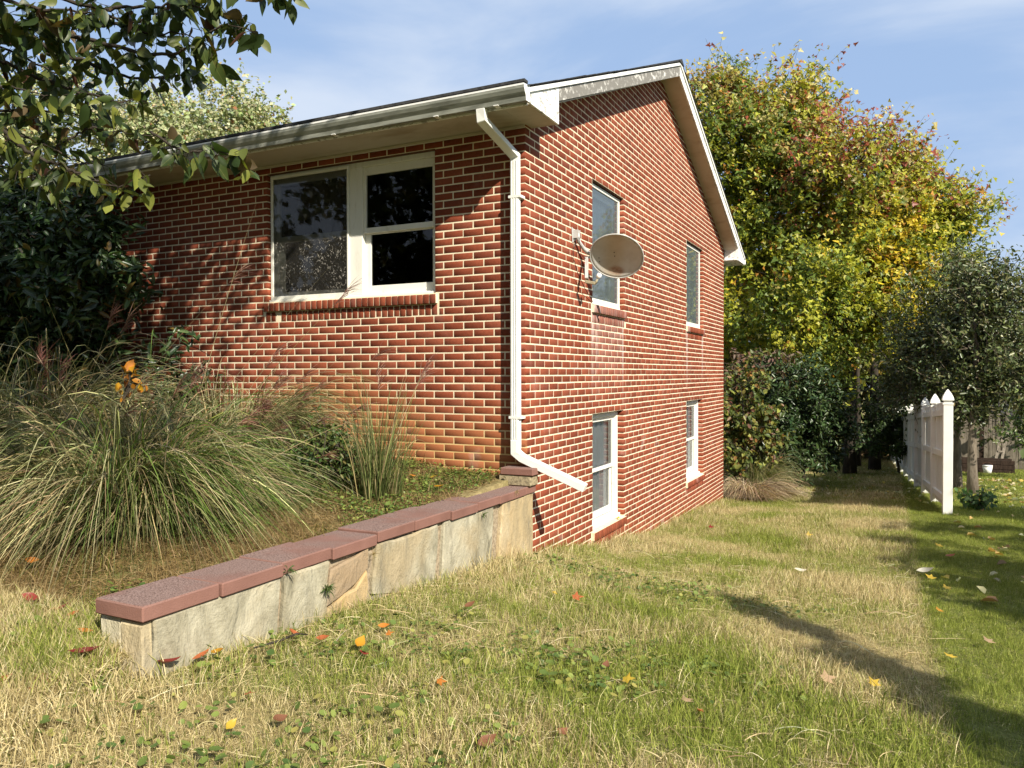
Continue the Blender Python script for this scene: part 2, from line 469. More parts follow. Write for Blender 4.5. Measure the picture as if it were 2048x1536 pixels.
# ================================================================== SETTING: the ground
def lawn_mat():
    m, t, b, o = newmat('lawn_soil_and_thatch'); P = wpos(t)
    n1 = noise(t, P, 0.75, 4, 0.6); n2 = noise(t, P, 30, 5, 0.7); n3 = noise(t, vmap(t, P, (1, 1, 1)), 9, 4)
    straw = ramp(t, n2, [(0.25, (0.10, 0.072, 0.034)), (0.5, (0.24, 0.19, 0.09)), (0.75, (0.40, 0.32, 0.16))])
    green = ramp(t, n2, [(0.25, (0.035, 0.048, 0.013)), (0.55, (0.11, 0.135, 0.036)), (0.8, (0.20, 0.225, 0.07))])
    s = N(t, 'ShaderNodeSeparateXYZ'); lk(t, P, s.inputs[0])
    f = math_(t, 'ADD', mrange(t, n1, 0.42, 0.60, 0.05, 0.75), math_(t, 'MULTIPLY', math_(t, 'SUBTRACT', n3, 0.5), 0.8), True)
    right = mrange(t, s.outputs[0], 2.85, 3.15, 0, 1)
    f = math_(t, 'MAXIMUM', f, math_(t, 'MULTIPLY', right, 0.85))
    c = mix(t, f, straw, green)
    lk(t, c, b.inputs['Base Color']); b.inputs['Roughness'].default_value = 1.0; b.inputs['Specular IOR Level'].default_value = 0.05
    bump(t, b, n2, 0.8, 0.02)
    return m
def axis(lo, hi, parts):
    out = []
    for a, bb, st in parts: out += list(np.arange(a, bb, st))
    out.append(hi); return np.array(out)
gx = axis(-200, 200, [(-200, -40, 20), (-40, -12, 2), (-12, -1.0, 0.12), (-1.0, -0.08, 0.08), (-0.08, -0.04, 0.02), (-0.04, 5, 0.08), (5, 12, 0.25), (12, 40, 2), (40, 200, 20)])
gy = axis(-200, 200, [(-200, -40, 20), (-40, -8, 2), (-8, 0, 0.08), (0, 0.1, 0.05), (0.1, 12, 0.10), (12, 40, 0.5), (40, 200, 20)])
XX, YY = np.meshgrid(gx, gy, indexing='ij')
ZZ = ground(XX, YY)
nx, ny = XX.shape
idx = np.arange(nx * ny).reshape(nx, ny)
Fq = np.stack([idx[:-1, :-1], idx[1:, :-1], idx[1:, 1:], idx[:-1, 1:]], -1).reshape(-1, 4)
lawn = obj('lawn', np_mesh('lawn', np.stack([XX, YY, ZZ], -1).reshape(-1, 3), Fq, mat=lawn_mat(), smooth=True))
tag(lawn, 'patchy dry and green lawn sloping down past the brick house', kind='structure')

# ================================================================== THE HOUSE
C = 0.0677                    # course height; course line k is at z = (26-k)*C
BL, BH, JT = 0.1910, 0.0557, 0.0120
HOUSE_W, DEPTH = 14.0, 8.56
Z0 = (26 - 68) * C            # bottom of brickwork
Z1 = 1.775                    # soffit at the front wall
XO = 0.25                     # rake overhang
RIDGE_Y, RIDGE_Z = 4.27, 3.79
SL, SR = 0.401, 0.382         # roof slopes front / back
def trim_z(y): return RIDGE_Z - (SL * (RIDGE_Y - y) if y < RIDGE_Y else SR * (y - RIDGE_Y))

house = thing('brick_house', 'red brick gabled house with white gutter and dark shingle roof', 'house', (0, 0, -1.9))
HOFF = Vector((0, 0, 1.9))
def hpart(o):
    o.parent = house; o.location = Vector(o.location) + HOFF; return o

FRONT_OPEN = [(-2.885, -0.895, 6 * C, 25 * C), (-8.05, -6.03, 6 * C, 25 * C)]
GABLE_OPEN = [(1.626, 2.66, 6 * C, 25 * C), (5.70, 6.81, 6 * C, 25 * C), (1.626, 2.66, -29 * C, -11 * C), (5.70, 6.81, -29 * C, -11 * C)]
SILLH = 3 * C                 # two rows on edge under each opening

# ---- mortar backing (front: y = MO ; gable: x = -MO) with openings and reveals
MO, RD = 0.0028, 0.105
def mortar_wall(a0, a1, z0, ztop, opens, mapf, top_poly=None):
    mb = MB()
    al = sorted(set([a0, a1] + [v for o in opens for v in (o[0] - MO, o[1] + MO)]))
    zl = sorted(set([z0, ztop] + [v for o in opens for v in (o[2] - MO, o[3] + MO)]))
    for i in range(len(al) - 1):
        for j in range(len(zl) - 1):
            am, zm_ = (al[i] + al[i + 1]) / 2, (zl[j] + zl[j + 1]) / 2
            if any(o[0] - MO < am < o[1] + MO and o[2] - MO < zm_ < o[3] + MO for o in opens): continue
            mb.poly([mapf(al[i], zl[j], MO), mapf(al[i + 1], zl[j], MO), mapf(al[i + 1], zl[j + 1], MO), mapf(al[i], zl[j + 1], MO)])
    for o in opens:
        A0, A1, B0, B1 = o[0] - MO, o[1] + MO, o[2] - MO, o[3] + MO
        for (p, q) in (((A0, B0), (A0, B1)), ((A1, B0), (A1, B1)), ((A0, B0), (A1, B0)), ((A0, B1), (A1, B1))):
            mb.poly([mapf(p[0], p[1], MO), mapf(q[0], q[1], MO), mapf(q[0], q[1], RD + 0.05), mapf(p[0], p[1], RD + 0.05)])
    if top_poly: mb.poly([mapf(a, z, MO) for a, z in top_poly])
    return mb
fmap = lambda a, z, d: (a, d, z)
gmap = lambda a, z, d: (-d, a, z)
fw_ = mortar_wall(-HOUSE_W, -MO, Z0, Z1 + 0.01, FRONT_OPEN, fmap).build('front_wall', MAT['mortar']); hpart(fw_)
ztg = Z1 - 0.01
gp = [(MO, ztg), (DEPTH - MO, ztg), (DEPTH - MO, trim_z(DEPTH) - 0.1), (RIDGE_Y, RIDGE_Z - 0.09), (MO, trim_z(0) - 0.1)]
gw_ = mortar_wall(MO, DEPTH - MO, Z0, ztg, GABLE_OPEN, gmap, gp).build('gable_wall', MAT['mortar']); hpart(gw_)
bk = MB(); bk.poly([(-HOUSE_W, DEPTH - MO, Z0), (-MO, DEPTH - MO, Z0), (-MO, DEPTH - MO, Z1), (-HOUSE_W, DEPTH - MO, Z1)])
bk.poly([(-HOUSE_W, 0, Z0), (-HOUSE_W, DEPTH, Z0), (-HOUSE_W, DEPTH, Z1), (-HOUSE_W, RIDGE_Y, RIDGE_Z - 0.1), (-HOUSE_W, 0, Z1)])
hpart(bk.build('rear_wall', MAT['mortar']))

# ---- bricks
bricks = []      # (wall, a_centre, z_centre, length, height)
def lay(wall, a0, a1, opens, nrow0, nrow1, ztopf):
    for row in range(nrow0, nrow1):
        k = row                                     # row between course lines k and k+1
        zb = (26 - k - 1) * C; zt_ = zb + C
        zc_ = zb + C / 2
        odd = (k % 2 == 1)
        if wall == 'front':
            start = 0.0 if not odd else -(0.0915 + JT)
            joints = []
            a = start
            while a > a0: joints.append((max(a - BL, a0), a)); a -= BL + JT
            segs = joints
        else:
            start = 0.0 if odd else (0.0915 + JT)
            segs = []; a = start
            end = a1 if (k % 2) else a1 - 0.1
            while a < end - 0.03: segs.append((a, min(a + BL, end))); a += BL + JT
            if not (k % 2): segs.append((a1 - 0.09, a1))
        for (s, e) in segs:
            parts = [(s, e)]
            for o in opens:
                lo = o[2] - SILLH; hi = o[3]
                if zc_ > lo and zc_ < hi:
                    e0, e1 = o[0], o[1]
                    if zc_ < o[2]: e0, e1 = e0 - 0.03, e1 + 0.03
                    np_ = []
                    for (p, q) in parts:
                        if q <= e0 or p >= e1: np_.append((p, q)); continue
                        if p < e0 - 0.035: np_.append((p, e0 - (JT if zc_ < o[2] else 0)))
                        if q > e1 + 0.035: np_.append((e1 + (JT if zc_ < o[2] else 0), q))
                    parts = np_
            for (p, q) in parts:
                if q - p < 0.03: continue
                if ztopf((p + q) / 2) < zb + 0.02: continue
                jj = 0.0 if zc_ > 1.70 else rng.normal(0, 0.0007)
                bricks.append((wall, (p + q) / 2, zc_ + jj, q - p, BH))
lay('front', -9.6, 0, FRONT_OPEN, 0, 46, lambda a: Z1)
lay('gable', 0, DEPTH, GABLE_OPEN, -30, 67, lambda a: trim_z(a) - 0.13)

def brick_geo(L, H, Dp=0.088, ch=0.0024):
    """open-backed box with chamfered front edges; front face at y=0, goes back to y=Dp; x = length"""
    l, h = L / 2, H / 2
    ring = lambda a, b, y: [(-a, y, -b), (a, y, -b), (a, y, b), (-a, y, b)]
    V = ring(l, h, Dp) + ring(l, h, ch) + ring(l - ch, h - ch, 0.0)
    Fc = []
    for r in (0, 4):
        for i in range(4):
            j = (i + 1) % 4
            Fc.append((r + i, r + j, r + 4 + j, r + 4 + i))
    Fc.append((8, 9, 10, 11))
    return np.array(V, float), np.array(Fc, int)
_bm = {}
def brick_mesh(L, H):
    key = (round(L, 3), round(H, 3))
    if key not in _bm:
        V, Fc = brick_geo(*key)
        _bm[key] = np_mesh('brick', V, Fc, mat=MAT['brick'])
    return _bm[key]
# which bricks show largest: projected area, in frame and not behind the planting
def brick_area(wl, a, z, L, H):
    P = np.array([(a - L / 2, 0, z), (a + L / 2, 0, z)]) if wl == 'front' else np.array([(0, a - L / 2, z), (0, a + L / 2, z)])
    u, v, d = proj(P)
    if min(d) < 0.2 or u.min() < 0 or u.max() > 2048 or v.min() < 0 or v.max() > 1536: return 0
    if wl == 'front' and z < -0.35 and a < -1.15: return 0
    if wl == 'front' and a < -4.2: return 0
    zlow = -1.15 if wl == 'front' else -1.8 - 0.09 * a
    if z < zlow: return 0
    return abs(u[1] - u[0]) * F * H / d.mean()
areas = np.array([brick_area(*b_) for b_ in bricks])
order = np.argsort(-areas)
single = set(order[:290].tolist())
def place_brick(i, wl, a, z, L, H):
    off = float(np.clip(rng.normal(0, 0.0006), -0.0014, 0.0009))
    o = D.objects.new('brick', brick_mesh(L, H))
    if wl == 'front':
        o.location = (a, off, z); par = fw_
    else:
        o.location = (-off, a, z); par = gw_
    rz = rng.normal(0, 0.004)
    o.rotation_euler = (rng.normal(0, 0.006), rng.normal(0, 0.003), rz + (PI / 2 if wl == 'gable' else 0))
    link(o, par)
VV = {'front': [], 'gable': []}; FF = {'front': [], 'gable': []}; RR = {'front': [], 'gable': []}
cnt = {'front': 0, 'gable': 0}
for i, (wl, a, z, L, H) in enumerate(bricks):
    if i in single: place_brick(i, wl, a, z, L, H); continue
    V, Fc = brick_geo(L, H)
    off = float(np.clip(rng.normal(0, 0.0006), -0.0014, 0.0009)); tz = rng.normal(0, 0.003)
    V[:, 2] += V[:, 0] * tz
    if wl == 'front': W = np.stack([V[:, 0] + a, V[:, 1] + off, V[:, 2] + z], 1)
    else: W = np.stack([-(V[:, 1] + off), V[:, 0] + a, V[:, 2] + z], 1)
    VV[wl].append(W); FF[wl].append(Fc + cnt[wl]); cnt[wl] += len(V)
    RR[wl].append(np.full(len(V), rng.random()))
for wl, par in (('front', fw_), ('gable', gw_)):
    o = obj('brickwork', np_mesh('brickwork', np.concatenate(VV[wl]), np.concatenate(FF[wl]), {'rnd': np.concatenate(RR[wl])}, MAT['brick']), par)
    o['kind'] = 'stuff'
# bricks on edge under each opening: upper row projects 32 mm and slopes, lower row is flush
_sill = {}
def sill_rows(a0, a1, z1, par, wl, individual, lower_row=True):
    n = int(round((a1 - a0 + 0.05) / 0.0685))
    st = (a1 - a0 + 0.05) / n
    VVs, FFs, RRs, c0 = [], [], [], 0
    for rowi in range(2 if lower_row else 1):
        zc_ = z1 - (0.050 + rowi * 0.1010)
        proud = 0.034 if rowi == 0 else 0.001
        for i in range(n):
            a = a0 - 0.025 + (i + 0.5) * st
            key = (wl, rowi)
            if key not in _sill:
                V, Fc = brick_geo(0.0575, 0.0925, 0.19 if rowi == 0 else 0.088)
                if rowi == 0: V[:, 2] += np.where(V[:, 2] > 0, (V[:, 1] - 0.12) * 0.10, 0)
                _sill[key] = np_mesh('sill_brick', V, Fc, mat=MAT['brick'])
            off = -proud + rng.normal(0, 0.0015)
            if individual:
                o = D.objects.new('sill_brick', _sill[key])
                o.location = (a, off, zc_) if wl == 'front' else (-off, a, zc_)
                o.rotation_euler = (0, rng.normal(0, 0.012), (PI / 2 if wl == 'gable' else 0) + rng.normal(0, 0.006))
                link(o, par)
            else:
                V, Fc = brick_geo(0.0575, 0.0925, 0.19 if rowi == 0 else 0.088)
                if rowi == 0: V[:, 2] += np.where(V[:, 2] > 0, (V[:, 1] - 0.12) * 0.10, 0)
                W = np.stack([-(V[:, 1] + off), V[:, 0] + a, V[:, 2] + zc_], 1) if wl == 'gable' else np.stack([V[:, 0] + a, V[:, 1] + off, V[:, 2] + zc_], 1)
                VVs.append(W); FFs.append(Fc + c0); c0 += len(V); RRs.append(np.full(len(V), rng.random()))
    if VVs:
        o = obj('sill_bricks', np_mesh('sill_bricks', np.concatenate(VVs), np.concatenate(FFs), {'rnd': np.concatenate(RRs)}, MAT['brick']), par)
        o['kind'] = 'stuff'
    # mortar bed behind the projecting row
    mb = MB()
    if wl == 'front': mb.box((a0 - 0.024, -0.027, z1 - 0.094), (a1 + 0.024, 0.10, z1 - 0.012))
    else: mb.box((-0.10, a0 - 0.024, z1 - 0.094), (0.027, a1 + 0.024, z1 - 0.012))
    mb.build('sill_mortar', MAT['mortar'], par)
sill_rows(FRONT_OPEN[0][0], FRONT_OPEN[0][1], 6 * C, fw_, 'front', True)
sill_rows(FRONT_OPEN[1][0], FRONT_OPEN[1][1], 6 * C, fw_, 'front', False)
sill_rows(*GABLE_OPEN[0][:2], 6 * C, gw_, 'gable', True)
sill_rows(*GABLE_OPEN[1][:2], 6 * C, gw_, 'gable', False)
sill_rows(*GABLE_OPEN[2][:2], -29 * C, gw_, 'gable', True)
sill_rows(*GABLE_OPEN[3][:2], -29 * C, gw_, 'gable', False)

# ---- windows
def mapped_box(mb, mf, a0, a1, z0, z1, d0, d1):
    p = mf(a0, z0, d0); q = mf(a1, z1, d1)
    mb.box(tuple(min(p[i], q[i]) for i in range(3)), tuple(max(p[i], q[i]) for i in range(3)))
def ring(mb, mf, a0, a1, z0, z1, wl_, wr_, wb_, wt_, d0, d1):
    mapped_box(mb, mf, a0, a0 + wl_, z0, z1, d0, d1); mapped_box(mb, mf, a1 - wr_, a1, z0, z1, d0, d1)
    mapped_box(mb, mf, a0 + wl_, a1 - wr_, z0, z0 + wb_, d0 + 0.0006, d1 - 0.0006); mapped_box(mb, mf, a0 + wl_, a1 - wr_, z1 - wt_, z1, d0 + 0.0006, d1 - 0.0006)
def pane(name, mf, a0, a1, z0, z1, d, mat, par):
    mb = MB(); mb.poly([mf(a0, z0, d), mf(a1, z0, d), mf(a1, z1, d), mf(a0, z1, d)]); return mb.build(name, mat, par)
def lintel(mf, o):
    mb = MB(); mapped_box(mb, mf, o[0] - 0.02, o[1] + 0.02, o[3] - 0.002, o[3] + 0.004, 0.012, RD + 0.05)
    hpart(mb.build('lintel', MAT['steel']))
MAT['steel'] = simple('rusty_steel_lintel', (0.10, 0.045, 0.03), 0.8, 0.2, 0.3, 20)

def double_hung(o, mf, label, back):
    a0, a1, z0, z1 = o
    root = MB(); ring(root, mf, a0, a1, z0, z1, 0.055, 0.055, 0.05, 0.06, 0.075, 0.135)
    mapped_box(root, mf, a0, a1, z0 - 0.004, z0 + 0.03, 0.045, 0.0755)       # nose of the wooden sill
    wn = root.build('window', MAT['window_white'], None, bevel=0.003); hpart(wn)
    if label: wn['label'] = label
    zm_ = (z0 + z1) / 2 - 0.02
    up = MB(); ring(up, mf, a0 + 0.056, a1 - 0.056, zm_ - 0.02, z1 - 0.061, 0.04, 0.04, 0.04, 0.045, 0.11, 0.134)
    s1 = up.build('upper_sash', MAT['window_white'], wn, bevel=0.002)
    lo = MB(); ring(lo, mf, a0 + 0.056, a1 - 0.056, z0 + 0.051, zm_ + 0.02, 0.045, 0.045, 0.075, 0.04, 0.138, 0.165)
    s2 = lo.build('lower_sash', MAT['window_white'], wn, bevel=0.002)
    pane('pane', mf, a0 + 0.09, a1 - 0.09, zm_ + 0.01, z1 - 0.1, 0.124, MAT['glass_side'], wn)
    pane('pane', mf, a0 + 0.095, a1 - 0.095, z0 + 0.12, zm_ - 0.01, 0.153, MAT['glass_side'], wn)
    # curtain, gently pleated
    mb = MB(); n = 60; pts = []
    for i in range(n + 1):
        a = a0 + (a1 - a0) * i / n
        pts.append((a, 0.185 + 0.010 * math.sin(i * 1.45) + 0.01 * math.sin(i * 0.61)))
    for i in range(n):
        mb.poly([mf(pts[i][0], z0 - 0.05, pts[i][1]), mf(pts[i + 1][0], z0 - 0.05, pts[i + 1][1]), mf(pts[i + 1][0], z1 + 0.05, pts[i + 1][1]), mf(pts[i][0], z1 + 0.05, pts[i][1])])
    mb.build('curtain', MAT['curtain'], wn, smooth=True)
    if z0 > 0:
        st = MB(); ring(st, mf, a0 + 0.012, a1 - 0.012, z0 + 0.018, z1 - 0.012, 0.035, 0.05, 0.05, 0.04, 0.046, 0.066)
        st.build('storm_frame', MAT['window_white'], wn, bevel=0.002)
        pane('pane', mf, a0 + 0.035, a1 - 0.035, z0 + 0.045, z1 - 0.035, 0.057, MAT['glass_storm'], wn)
    lintel(mf, o)
    return wn
for o, lab in zip(GABLE_OPEN, (None, None, None, None)):
    double_hung(o, gmap, lab, 0.25)

def front_pair(o):
    a0, a1, z0, z1 = o
    mb = MB(); ring(mb, fmap, a0, a1, z0, z1, 0.05, 0.04, 0.028, 0.05, 0.055, 0.145)
    am0, am1 = a0 + 0.985, a0 + 1.145
    mapped_box(mb, fmap, am0, am1, z0 + 0.028, z1 - 0.05, 0.0556, 0.1444)
    mapped_box(mb, fmap, a0, a1, z0 - 0.003, z0 + 0.02, 0.022, 0.0546)
    wn = mb.build('window', MAT['window_white'], None, bevel=0.003); hpart(wn)
    zm_ = z0 + 0.63
    # left: storm frame in front, sashes behind
    st = MB(); ring(st, fmap, a0 + 0.015, am0 + 0.01, z0 + 0.022, z1 - 0.02, 0.03, 0.018, 0.035, 0.03, 0.035, 0.053)
    sf = st.build('storm_frame', MAT['window_white'], wn, bevel=0.002)
    pane('pane', fmap, a0 + 0.04, am0 - 0.006, z0 + 0.05, z1 - 0.045, 0.046, MAT['glass_dirty'], wn)
    ls = MB(); ring(ls, fmap, a0 + 0.051, am0 - 0.001, zm_ - 0.015, z1 - 0.051, 0.045, 0.045, 0.045, 0.05, 0.085, 0.110)
    ring(ls, fmap, a0 + 0.051, am0 - 0.001, z0 + 0.0285, zm_ + 0.02, 0.07, 0.07, 0.075, 0.045, 0.112, 0.138)
    ls.build('left_sash', MAT['window_white'], wn, bevel=0.002)
    # right: bare double-hung
    rs = MB(); ring(rs, fmap, am1 + 0.001, a1 - 0.041, zm_ - 0.02, z1 - 0.051, 0.03, 0.03, 0.05, 0.075, 0.075, 0.105)
    rs.build('upper_sash', MAT['window_white'], wn, bevel=0.002)
    rl = MB(); ring(rl, fmap, am1 + 0.001, a1 - 0.041, z0 + 0.0285, zm_ + 0.01, 0.06, 0.05, 0.085, 0.04, 0.107, 0.135)
    rl.build('lower_sash', MAT['window_white'], wn, bevel=0.002)
    pane('pane', fmap, am1 + 0.02, a1 - 0.06, zm_ + 0.01, z1 - 0.11, 0.091, MAT['glass'], wn)
    pane('pane', fmap, am1 + 0.05, a1 - 0.08, z0 + 0.10, zm_ - 0.01, 0.121, MAT['glass'], wn)
    lintel(fmap, o)
    return wn
front_pair(FRONT_OPEN[0]); front_pair(FRONT_OPEN[1])
# rooms behind the glass: one dim shell, floors and a partition
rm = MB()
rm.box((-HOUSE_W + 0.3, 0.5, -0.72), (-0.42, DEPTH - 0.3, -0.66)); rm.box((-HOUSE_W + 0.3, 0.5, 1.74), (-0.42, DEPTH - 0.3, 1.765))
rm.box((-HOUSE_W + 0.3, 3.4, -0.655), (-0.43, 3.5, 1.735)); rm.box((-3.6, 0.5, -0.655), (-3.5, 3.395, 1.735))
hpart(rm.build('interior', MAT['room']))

# ---- eaves, soffit, gutter
EY = -0.44
sf = MB(); sf.box((-HOUSE_W, EY, Z1), (-0.0, 0.0, Z1 + 0.012)); sf.box((0.001, EY, Z1 + 0.001), (XO - 0.02, -0.002, Z1 + 0.012))
sf.poly([(0.0005, -0.002, Z1 + 0.004), (XO - 0.02, -0.002, Z1 + 0.004), (XO - 0.02, 0.13, Z1 + 0.004), (0.0005, 0.13, Z1 + 0.004)])
hpart(sf.build('soffit', MAT['soffit']))
fz = MB(); fz.box((-HOUSE_W, -0.022, Z1 - 0.028), (0.0, -0.0015, Z1 - 0.001)); hpart(fz.build('frieze_strip', MAT['soffit'], bevel=0.004))
fa = MB(); fa.box((-HOUSE_W, EY - 0.02, Z1 - 0.012), (XO - 0.021, EY - 0.001, Z1 + 0.12)); hpart(fa.build('fascia', MAT['peeling']))
# rake soffits
for nm, (y0, y1) in (('f', (0.13, RIDGE_Y)), ('b', (RIDGE_Y, DEPTH + 0.06))):
    mb = MB(); h = 0.175
    mb.prism([(0.0005, y0, trim_z(y0) - h), (XO - 0.022, y0, trim_z(y0) - h), (XO - 0.022, y1, trim_z(y1) - h), (0.0005, y1, trim_z(y1) - h)], (0, 0, 0.012))
    hpart(mb.build('rake_soffit', MAT['soffit']))
# rake boards + trim + returns
RB = 0.155
mb = MB(); mb.prism([(XO - 0.02, 0.1405, trim_z(0.1405) - 0.035), (XO - 0.02, RIDGE_Y, RIDGE_Z - 0.035), (XO - 0.02, RIDGE_Y, RIDGE_Z - RB - 0.02), (XO - 0.02, 0.1405, trim_z(0.1405) - RB)], (0.02, 0, 0))
hpart(mb.build('rake_board', MAT['bare_board']))
BY = 9.24
mb = MB(); mb.prism([(XO - 0.02, RIDGE_Y + 0.0005, RIDGE_Z - 0.035), (XO - 0.02, BY, trim_z(BY) - 0.035), (XO - 0.02, BY, trim_z(BY) - RB), (XO - 0.02, RIDGE_Y + 0.0005, RIDGE_Z - RB - 0.02)], (0.02, 0, 0))
hpart(mb.build('rake_board', MAT['peeling']))
mb = MB(); mb.prism([(XO - 0.02, EY - 0.02, trim_z(EY) - 0.035), (XO - 0.02, 0.14, trim_z(0.14) - 0.035), (XO - 0.02, 0.14, Z1 + 0.004), (XO - 0.02, EY + 0.02, Z1 + 0.004), (XO - 0.02, EY - 0.02, Z1 + 0.05)], (0.02, 0, 0))
hpart(mb.build('cornice_return', MAT['peeling'], bevel=0.002))
mb = MB(); mb.prism([(XO - 0.0215, DEPTH + 0.06, Z1 - 0.02), (XO - 0.0215, BY, Z1 - 0.02), (XO - 0.0215, BY, trim_z(BY) - RB - 0.001), (XO - 0.0215, DEPTH + 0.06, trim_z(DEPTH + 0.06) - RB - 0.001)], (0.02, 0, 0))
mb.box((0.0, DEPTH, Z1 - 0.021), (XO - 0.022, BY, Z1 - 0.008)); mb.box((-HOUSE_W, DEPTH + 0.001, Z1 - 0.021), (-0.001, BY, Z1 - 0.008)); mb.box((0.0, DEPTH + 0.06, Z1 - 0.007), (XO - 0.022, DEPTH + 0.075, Z1 + 0.25))
hpart(mb.build('cornice_return', MAT['peeling']))
mb = MB()
for (y0, y1, s) in ((EY - 0.02, RIDGE_Y, 1), (RIDGE_Y + 0.0005, BY + 0.03, 1)):
    mb.prism([(XO - 0.01, y0, trim_z(y0)), (XO - 0.01, y1, trim_z(y1)), (XO - 0.01, y1, trim_z(y1) - 0.036), (XO - 0.01, y0, trim_z(y0) - 0.036)], (0.026, 0, 0))
hpart(mb.build('drip_trim', MAT['trim_white']))
# roof deck + shingle courses
rf = MB()
rf.prism([(XO, EY - 0.05, trim_z(EY - 0.05) + 0.001), (XO, RIDGE_Y, RIDGE_Z + 0.001), (XO, RIDGE_Y, RIDGE_Z + 0.016), (XO, EY - 0.05, trim_z(EY - 0.05) + 0.016)], (-HOUSE_W - XO - 0.25, 0, 0))
rf.prism([(XO, RIDGE_Y + 0.0005, RIDGE_Z + 0.001), (XO, BY + 0.05, trim_z(BY + 0.05) + 0.001), (XO, BY + 0.05, trim_z(BY + 0.05) + 0.016), (XO, RIDGE_Y + 0.0005, RIDGE_Z + 0.016)], (-HOUSE_W - XO - 0.25, 0, 0))
roof = hpart(rf.build('roof', MAT['shingle']))
sh = MB()
for side in (0, 1):
    n = 36
    for i in range(n):
        if side == 0: ya, yb = EY - 0.07 + i * 0.1335, EY - 0.07 + (i + 1) * 0.1335 + 0.03
        else: ya, yb = BY + 0.07 - i * 0.1415, BY + 0.07 - (i + 1) * 0.1415 - 0.03
        if side == 0: yb = min(yb, RIDGE_Y)
        else: yb = max(yb, RIDGE_Y)
        za, zb = trim_z(ya), trim_z(yb)
        x1 = XO + 0.024 + rng.normal(0, 0.004)
        sh.prism([(x1, ya, za + 0.026 + rng.normal(0, 0.002)), (x1, yb, zb + 0.018), (x1, yb, zb + 0.0165), (x1, ya, za + 0.0165)], (-HOUSE_W - 0.5, 0, 0))
sh.prism([(XO + 0.03, RIDGE_Y - 0.12, trim_z(RIDGE_Y - 0.12) + 0.03), (XO + 0.03, RIDGE_Y, RIDGE_Z + 0.045), (XO + 0.03, RIDGE_Y + 0.12, trim_z(RIDGE_Y + 0.12) + 0.03)], (-HOUSE_W - 0.5, 0, 0))
sh.box((-HOUSE_W - 0.25, EY - 0.108, 1.912), (XO + 0.004, EY - 0.045, 1.934))
so_ = obj('shingles', sh.mesh('shingles', MAT['shingle']), roof); so_['kind'] = 'stuff'
# K-style gutter
gpf = [(EY - 0.022, 1.905), (EY - 0.022, 1.775), (EY - 0.085, 1.773), (EY - 0.090, 1.805), (EY - 0.110, 1.835), (EY - 0.122, 1.862), (EY - 0.122, 1.893), (EY - 0.110, 1.893), (EY - 0.112, 1.868), (EY - 0.10, 1.838), (EY - 0.08, 1.808), (EY - 0.075, 1.783), (EY - 0.03, 1.785), (EY - 0.03, 1.905)]
gt = MB()
def loft(mb, prof, x0, x1):
    n = len(mb.v); k = len(prof)
    mb.v += [(x0, y, z) for y, z in prof] + [(x1, y, z) for y, z in prof]
    for i in range(k):
        j = (i + 1) % k; mb.f.append((n + i, n + j, n + k + j, n + k + i))
loft(gt, gpf, -HOUSE_W, XO + 0.005)
gutter = hpart(gt.build('gutter', MAT['gutter']))
lp = MB(); loft(lp, [(EY - 0.1235, 1.882), (EY - 0.1235, 1.896), (EY - 0.107, 1.896), (EY - 0.107, 1.8935), (EY - 0.1222, 1.8935), (EY - 0.1222, 1.882)], -HOUSE_W, XO + 0.005)
lp.build('gutter_lip', MAT['trim_white'], gutter)
ec = MB(); ec.prism([(XO + 0.0055, y, z) for y, z in gpf[:8]], (0.003, 0, 0)); ec.build('end_cap', MAT['trim_white'], gutter)
for xk in (0.0, -0.55, -1.6):
    MB().box((xk - 0.02, EY - 0.10, 1.7665), (xk + 0.02, EY - 0.03, 1.7725)).build('gutter_clip', MAT['trim_white'], gutter)
mb = MB(); mb.box((-3, BY + 0.025, Z1 - 0.02), (XO + 0.01, BY + 0.13, Z1 + 0.09)); hpart(mb.build('rear_gutter', MAT['trim_white'], bevel=0.012))
mb = MB(); mb.rtube([(-0.12, BY + 0.06, Z1 - 0.02), (-0.12, BY - 0.1, Z1 - 0.1), (-0.12, DEPTH + 0.05, Z1 - 0.42), (-0.12, DEPTH + 0.05, -2.4)], 0.08, 0.06, (1, 0, 0)); hpart(mb.build('downspout', MAT['white_metal']))
# front downspout
dsx, dsy = -0.063, -0.062
mb = MB()
mb.rtube([(-0.145, EY - 0.06, 1.775), (-0.145, EY - 0.05, 1.69), (dsx, dsy, 1.50), (dsx, dsy, -0.955)], 0.078, 0.058, (0, -1, 0.3))
dsp = hpart(mb.build('downspout', MAT['white_metal'], bevel=0.004))
mb = MB(); mb.rtube([(dsx, dsy - 0.0, -0.88), (dsx, dsy, -0.985), (dsx + 0.06, dsy + 0.004, -1.03), (0.54, dsy + 0.05, -1.255)], 0.064, 0.084, (0, -1, 0))
mb.build('spout', MAT['white_metal'], dsp, bevel=0.004)
for xr in (-0.022, 0.0, 0.022):
    MB().box((dsx + xr - 0.004, dsy - 0.0335, -0.87), (dsx + xr + 0.004, dsy - 0.0285, 1.46)).build('rib', MAT['white_metal'], dsp)
for zz in (1.15, -0.70):
    MB().box((dsx - 0.05, dsy - 0.034, zz), (dsx + 0.062, dsy + 0.058, zz + 0.022)).build('strap', MAT['white_metal'], dsp)

